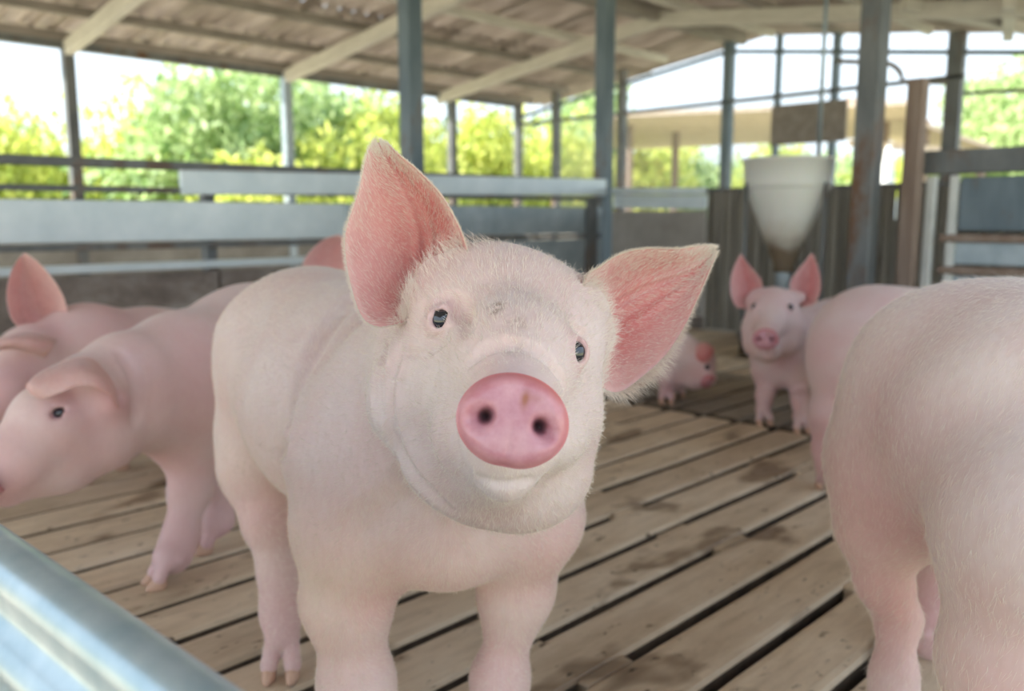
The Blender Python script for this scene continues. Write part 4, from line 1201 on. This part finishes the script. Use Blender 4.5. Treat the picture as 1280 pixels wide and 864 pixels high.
pig('pig', 'pig at the left edge behind the one with lowered head, its pointed ear raised', [(trunk, .03), (legs_, .04), (neck, .05), (head, .03)], (), hs,
    (ground(200, 2.85).x, ground(200, 2.85).y, 0), .013, False, M['skin_far'],
    [(P(0, 500, 2.3), .2, .75), (P(60, 420, 2.45), .12, .7), (P(130, 400, 2.6), .25, .5)], (), [(e3, .013)], [ear3, ear3b],
    dict(c=P(-35, 545, 2.21), nrm=(-RT * .75 - FW * .6 - Vector((0, 0, .4))), up=Vector((0, 0, 1)) - RT * .4, rx=.042, ry=.036, nr=12, na=32))

# ---------------------------------------------------------------- pig hidden behind the front pig, ear showing
hs = []
trunk = [C((590, 418, 3.55, .16), (500, 412, 3.25, .165), .06), C((500, 412, 3.25, .16), (455, 400, 3.10, .13), .05)]
head = [C((440, 385, 3.05, .09), (415, 400, 2.95, .07), .05), C((415, 400, 2.95, .07), (395, 425, 2.85, .042), .04)]
legs_ = []
for px, d in ((470, 3.1), (500, 3.25), (580, 3.5), (610, 3.6)):
    legs_ += [C((px, 455, d, .07), (px, 480, d, .042), .05)] + leg([(P(px, 480, d), .042), (G(px, d, .13), .03), (G(px, d - .02, .06), .026)], dL, None, hs)
ear4 = ([P(392, 358, 2.98), P(380, 345, 2.97), P(378, 330, 2.97), P(388, 314, 2.98), P(404, 300, 3.0), P(420, 294, 3.0)],
        [P(430, 352, 3.02), P(438, 340, 3.02), P(440, 325, 3.02), P(438, 312, 3.02), P(434, 300, 3.01), P(426, 294, 3.0)],
        [P(412, 356, 3.06), P(408, 342, 3.06), P(408, 328, 3.06), P(412, 314, 3.05), P(417, 303, 3.03), P(423, 294, 3.0)], dict(ns=18, nt=20, tone=.5))
ear4b = ([P(455, 350, 3.1), P(450, 335, 3.1), P(455, 315, 3.1), P(470, 296, 3.12)], [P(485, 350, 3.13), P(492, 335, 3.13), P(488, 315, 3.13), P(474, 296, 3.12)],
         [P(470, 352, 3.16), P(470, 335, 3.17), P(472, 315, 3.16), P(472, 296, 3.12)], dict(ns=14, nt=16))
pig('pig', 'pig hidden behind the front pig, only its ear tip showing over the back', [(trunk, .03), (legs_, .04), (head, .05)], (), hs,
    (ground(520, 3.3).x, ground(520, 3.3).y, 0), .015, False, M['skin_far'], [(P(415, 380, 2.98), .12, .5)], (), [(P(408, 388, 2.90), .013)], [ear4, ear4b],
    dict(c=P(391, 431, 2.82), nrm=(-RT * .6 - FW * .7 - Vector((0, 0, .4))), up=Vector((0, 0, 1)), rx=.042, ry=.036, nr=10, na=24))

# ---------------------------------------------------------------- far pig facing the camera
hs = []
trunk = [C((1048, 412, 3.95, .150), (992, 430, 3.50, .140), .06), C((975, 440, 3.40, .120), (978, 455, 3.38, .095), .05)]
neck = [C((985, 425, 3.45, .130), (968, 405, 3.30, .100), .05)]
head = [ball(P(966, 388, 3.26), .088, .04), C((965, 392, 3.22, .075), (958, 420, 3.06, .040), .05), C((950, 412, 3.22, .070), (949, 428, 3.20, .062), .04), C((982, 412, 3.22, .070), (980, 428, 3.2, .058), .04),
        C((960, 440, 3.15, .042), (960, 440, 3.10, .034), .03), C((945, 372, 3.27, .03), (938, 376, 3.27, .022), .03), C((990, 372, 3.27, .03), (1000, 372, 3.27, .022), .03)]
legs_ = [C((953, 462, 3.40, .045), (958, 490, 3.40, .029), .04)] + leg([(P(958, 490, 3.40), .029), (G(956, 3.35, .11), .028), (G(954, 3.33, .06), .025)], -FW, None, hs)
legs_ += [C((996, 462, 3.33, .046), (1000, 495, 3.30, .029), .04)] + leg([(P(1000, 495, 3.30), .029), (G(1001, 3.24, .11), .028), (G(1001, 3.20, .06), .025)], -FW, None, hs)
legs_ += [C((1020, 450, 3.9, .085), (1022, 475, 3.9, .04), .05)] + leg([(P(1022, 475, 3.9), .04), (G(1022, 3.9, .06), .026)], -FW, None, hs)
legs_ += [C((1065, 450, 3.95, .085), (1068, 475, 3.95, .04), .05)] + leg([(P(1068, 475, 3.95), .04), (G(1068, 3.95, .06), .026)], -FW, None, hs)
gh = [(trunk, .03), (neck, .05), (head, .03)]
e5a, n5a = surf(944, 384, gh, 2.7); e5b, n5b = surf(986, 385, gh, 2.7); e5a = e5a - n5a * .004; e5b = e5b - n5b * .004
head += [ball(e5a, .018, .014), ball(e5b, .018, .014)]
ear5 = ([P(932, 386, 3.24), P(921, 384, 3.23), P(914, 370, 3.23), P(913, 350, 3.24), P(918, 332, 3.25), P(925, 319, 3.26)],
        [P(948, 370, 3.26), P(953, 360, 3.26), P(951, 349, 3.26), P(944, 340, 3.26), P(934, 328, 3.26), P(927, 318, 3.26)],
        [P(940, 382, 3.29), P(934, 370, 3.30), P(931, 357, 3.30), P(928, 345, 3.29), P(927, 331, 3.28), P(926, 318, 3.26)], dict(ns=20, nt=24, tone=.75))
ear5b = ([P(989, 368, 3.26), P(987, 358, 3.26), P(989, 349, 3.26), P(997, 338, 3.26), P(1006, 327, 3.26), P(1014, 317, 3.26)],
         [P(1006, 384, 3.24), P(1018, 380, 3.23), P(1025, 366, 3.23), P(1026, 350, 3.24), P(1022, 333, 3.25), P(1016, 317, 3.26)],
         [P(997, 378, 3.29), P(1004, 368, 3.30), P(1008, 357, 3.30), P(1011, 345, 3.29), P(1013, 331, 3.28), P(1015, 317, 3.26)], dict(ns=20, nt=24, tone=.75))
pig('pig', 'small far pig facing the camera with both pointed ears up, below the white hopper', [(trunk, .03), (legs_, .04), (neck, .05), (head, .03)],
    (), hs, (ground(1000, 3.6).x, ground(1000, 3.6).y, 0), .011, False, M['skin_far'],
    [(P(957, 425, 3.05), .07, .7), (e5a, .035, .6), (e5b, .035, .6), (P(978, 455, 3.25), .09, .7), (P(955, 500, 3.38), .16, .5), (P(1000, 505, 3.27), .16, .5)], (),
    [(e5a + n5a * .006, .014), (e5b + n5b * .008, .014)], [ear5, ear5b],
    dict(c=P(957, 424, 3.005), nrm=tocam(P(957, 424, 3.0)), up=Vector((0, 0, 1)), rx=.043, ry=.039, nr=16, na=36))

# ---------------------------------------------------------------- small pig behind the front pig's ear
hs = []
trunk = [C((780, 440, 4.05, .125), (838, 447, 3.80, .115), .05)]
head = [C((852, 442, 3.74, .085), (872, 452, 3.68, .070), .05), C((872, 452, 3.68, .070), (884, 472, 3.62, .040), .04), C((850, 465, 3.74, .06), (868, 476, 3.66, .04), .04)]
dR = (RT * .8 - FW * .5)
legs_ = []
for px, d in ((833, 3.72), (848, 3.86), (772, 4.05), (795, 4.12)):
    legs_ += [cone(G(px, d, .22), G(px, d, .13), .050, .034, .04)] + leg([(G(px, d, .13), .034), (G(px - 1, d, .06), .028)], dR if px < 800 else -FW, None, hs)
ear6 = ([P(866, 440, 3.66), P(872, 430, 3.64), P(882, 428, 3.63), P(892, 434, 3.63)], [P(872, 456, 3.63), P(880, 456, 3.61), P(888, 452, 3.61), P(893, 438, 3.63)],
        [P(868, 448, 3.62), P(876, 444, 3.60), P(885, 441, 3.60), P(893, 436, 3.63)], dict(ns=14, nt=16, th=.008))
pig('pig', 'small pig in the distance showing just beside the right ear of the front pig', [(trunk, .03), (legs_, .03), (head, .05)], (), hs,
    (ground(815, 3.9).x, ground(815, 3.9).y, 0), .013, False, M['skin_far'], [(P(880, 470, 3.62), .1, .7), (P(835, 485, 3.7), .12, .6)], (), [(P(884, 459, 3.60), .012)], [ear6],
    dict(c=P(888, 479, 3.585), nrm=(RT * .6 - FW * .6 - Vector((0, 0, .5))), up=Vector((0, 0, 1)), rx=.036, ry=.032, nr=10, na=24))

# ---------------------------------------------------------------- pig at the right seen from behind, middle distance
hs = []
trunk = [C((1092, 436, 2.56, .192), (1175, 428, 2.95, .180), .06), C((1175, 428, 2.95, .180), (1245, 425, 3.25, .165), .06), C((1068, 470, 2.52, .125), (1050, 520, 2.50, .085), .06)]
neck = [C((1245, 420, 3.25, .155), (1290, 425, 3.50, .11), .05)]
head = [C((1290, 425, 3.50, .095), (1320, 445, 3.68, .065), .05), C((1320, 445, 3.68, .06), (1335, 465, 3.8, .042), .04)]
legs_ = [C((1046, 520, 2.50, .072), (1034, 560, 2.50, .040), .05), C((1034, 560, 2.50, .040), (1036, 585, 2.50, .030), .03)] + leg([(P(1036, 585, 2.50), .030), (G(1038, 2.48, .06), .027)], FW, None, hs)
for px, d in ((1110, 2.66), (1190, 3.15), (1240, 3.3)):
    legs_ += [C((px, 490, d, .09), (px, 540 if d < 3 else 510, d, .04), .05)] + leg([(P(px, 540 if d < 3 else 510, d), .04), (G(px, d, .06), .027)], FW, None, hs)
ear7 = ([P(1285, 385, 3.4), P(1278, 372, 3.4), P(1284, 350, 3.4), P(1295, 335, 3.42)], [P(1305, 388, 3.45), P(1315, 372, 3.45), P(1310, 352, 3.44), P(1298, 335, 3.42)],
        [P(1295, 386, 3.5), P(1296, 372, 3.5), P(1297, 352, 3.48), P(1297, 335, 3.42)], dict(ns=14, nt=16))
pig('pig', 'pig turned away at the right, its pale rump behind the nearest rump', [(trunk, .03), (legs_, .04), (neck, .05), (head, .04)], (), hs,
    (ground(1150, 2.85).x, ground(1150, 2.85).y, 0), .013, False, M['skin_far'], [(P(1045, 560, 2.45), .22, .75), (P(1045, 500, 2.45), .12, .4), (P(1010, 440, 2.5), .14, .3)], (), [], [ear7], None)

# ---------------------------------------------------------------- the nearest rump at the right
hs = []
trunk = [C((1268, 528, 1.10, .187), (1300, 500, 1.55, .165), .06),
         C((1304, 545, .98, .168), (1338, 660, .88, .128), .06),
         C((1145, 545, 1.16, .085), (1128, 600, 1.16, .092), .08), C((1175, 470, 1.14, .11), (1140, 560, 1.16, .092), .06)]
legs_ = [C((1124, 585, 1.16, .088), (1104, 660, 1.16, .056), .05), C((1104, 660, 1.16, .056), (1103, 725, 1.15, .033), .04), C((1103, 725, 1.15, .033), (1122, 775, 1.16, .026), .025),
         C((1112, 740, 1.15, .028), (1134, 772, 1.17, .018), .02), C((1122, 775, 1.16, .026), (1117, 850, 1.14, .025), .025)]
legs_ += leg([(P(1117, 850, 1.14), .025), (G(1116, 1.12, .10), .026), (G(1115, 1.10, .07), .026)], FW, None, hs)
legs2 = [C((1332, 660, .86, .125), (1288, 830, .86, .082), .06), C((1285, 830, .86, .082), (1262, 960, .86, .045), .04)] + leg([(P(1262, 960, .86), .045), (G(1260, .85, .12), .028), (G(1260, .85, .07), .027)], FW, None, hs)
legs3 = [C((1190, 620, 1.52, .075), (1168, 740, 1.52, .038), .05), C((1168, 740, 1.52, .038), (1163, 800, 1.50, .027), .03)] + leg([(P(1163, 800, 1.50), .027), (G(1162, 1.5, .07), .025)], FW, None, hs)
legs3 += [C((1340, 620, 1.45, .075), (1345, 740, 1.45, .038), .05)] + leg([(P(1345, 740, 1.45), .038), (G(1345, 1.45, .15), .028), (G(1345, 1.45, .07), .026)], FW, None, hs)
neck = [C((1300, 490, 1.55, .155), (1372, 470, 1.82, .115), .05)]
head = [C((1372, 470, 1.82, .10), (1420, 490, 2.0, .07), .05), C((1420, 490, 2.0, .065), (1450, 520, 2.1, .044), .04)]
ear8 = ([P(1375, 420, 1.8), P(1368, 400, 1.8), P(1375, 370, 1.8), P(1390, 345, 1.82)], [P(1405, 425, 1.85), P(1418, 400, 1.85), P(1412, 372, 1.84), P(1393, 345, 1.82)],
        [P(1390, 422, 1.9), P(1392, 400, 1.9), P(1393, 372, 1.88), P(1392, 345, 1.82)], dict(ns=14, nt=16))
r8, V8, N8, _ = pig('pig', 'nearest pig at the right edge, its big hairy rump filling the corner', [(trunk, .02), (legs_, .03), (legs3, .03), (legs2, .04), (neck, .05), (head, .04)],
    (), hs, (ground(1260, 1.25).x, ground(1260, 1.25).y, 0), .0085, True, M['skin'],
    [(P(1125, 640, 1.08), .20, .65), (P(1120, 760, 1.12), .18, .75), (P(1165, 760, 1.5), .25, .8), (P(1130, 540, 1.02), .12, .5), (P(1250, 840, .8), .16, .3)], (), [], [ear8], None)
idx = rng.integers(0, len(V8), 60000)
pts = V8[idx]; nn = N8[idx]; toc = np.array([0, 0, CAM_H]) - pts
vis = (nn * toc).sum(1) > -.4 * np.sqrt((toc ** 2).sum(1)); pts, nn = pts[vis], nn[vis]
fl = np.array([*((-FW * .25 - RT * .55).xy), -.8]); t = fl - nn * (nn @ fl)[:, None] + rng.normal(scale=.18, size=nn.shape)
t /= np.sqrt((t ** 2).sum(1))[:, None]
hair_curves('hair', pts, t.astype(np.float32), rng.uniform(.007, .015, len(pts)).astype(np.float32), nn, .00014, .26, r8)
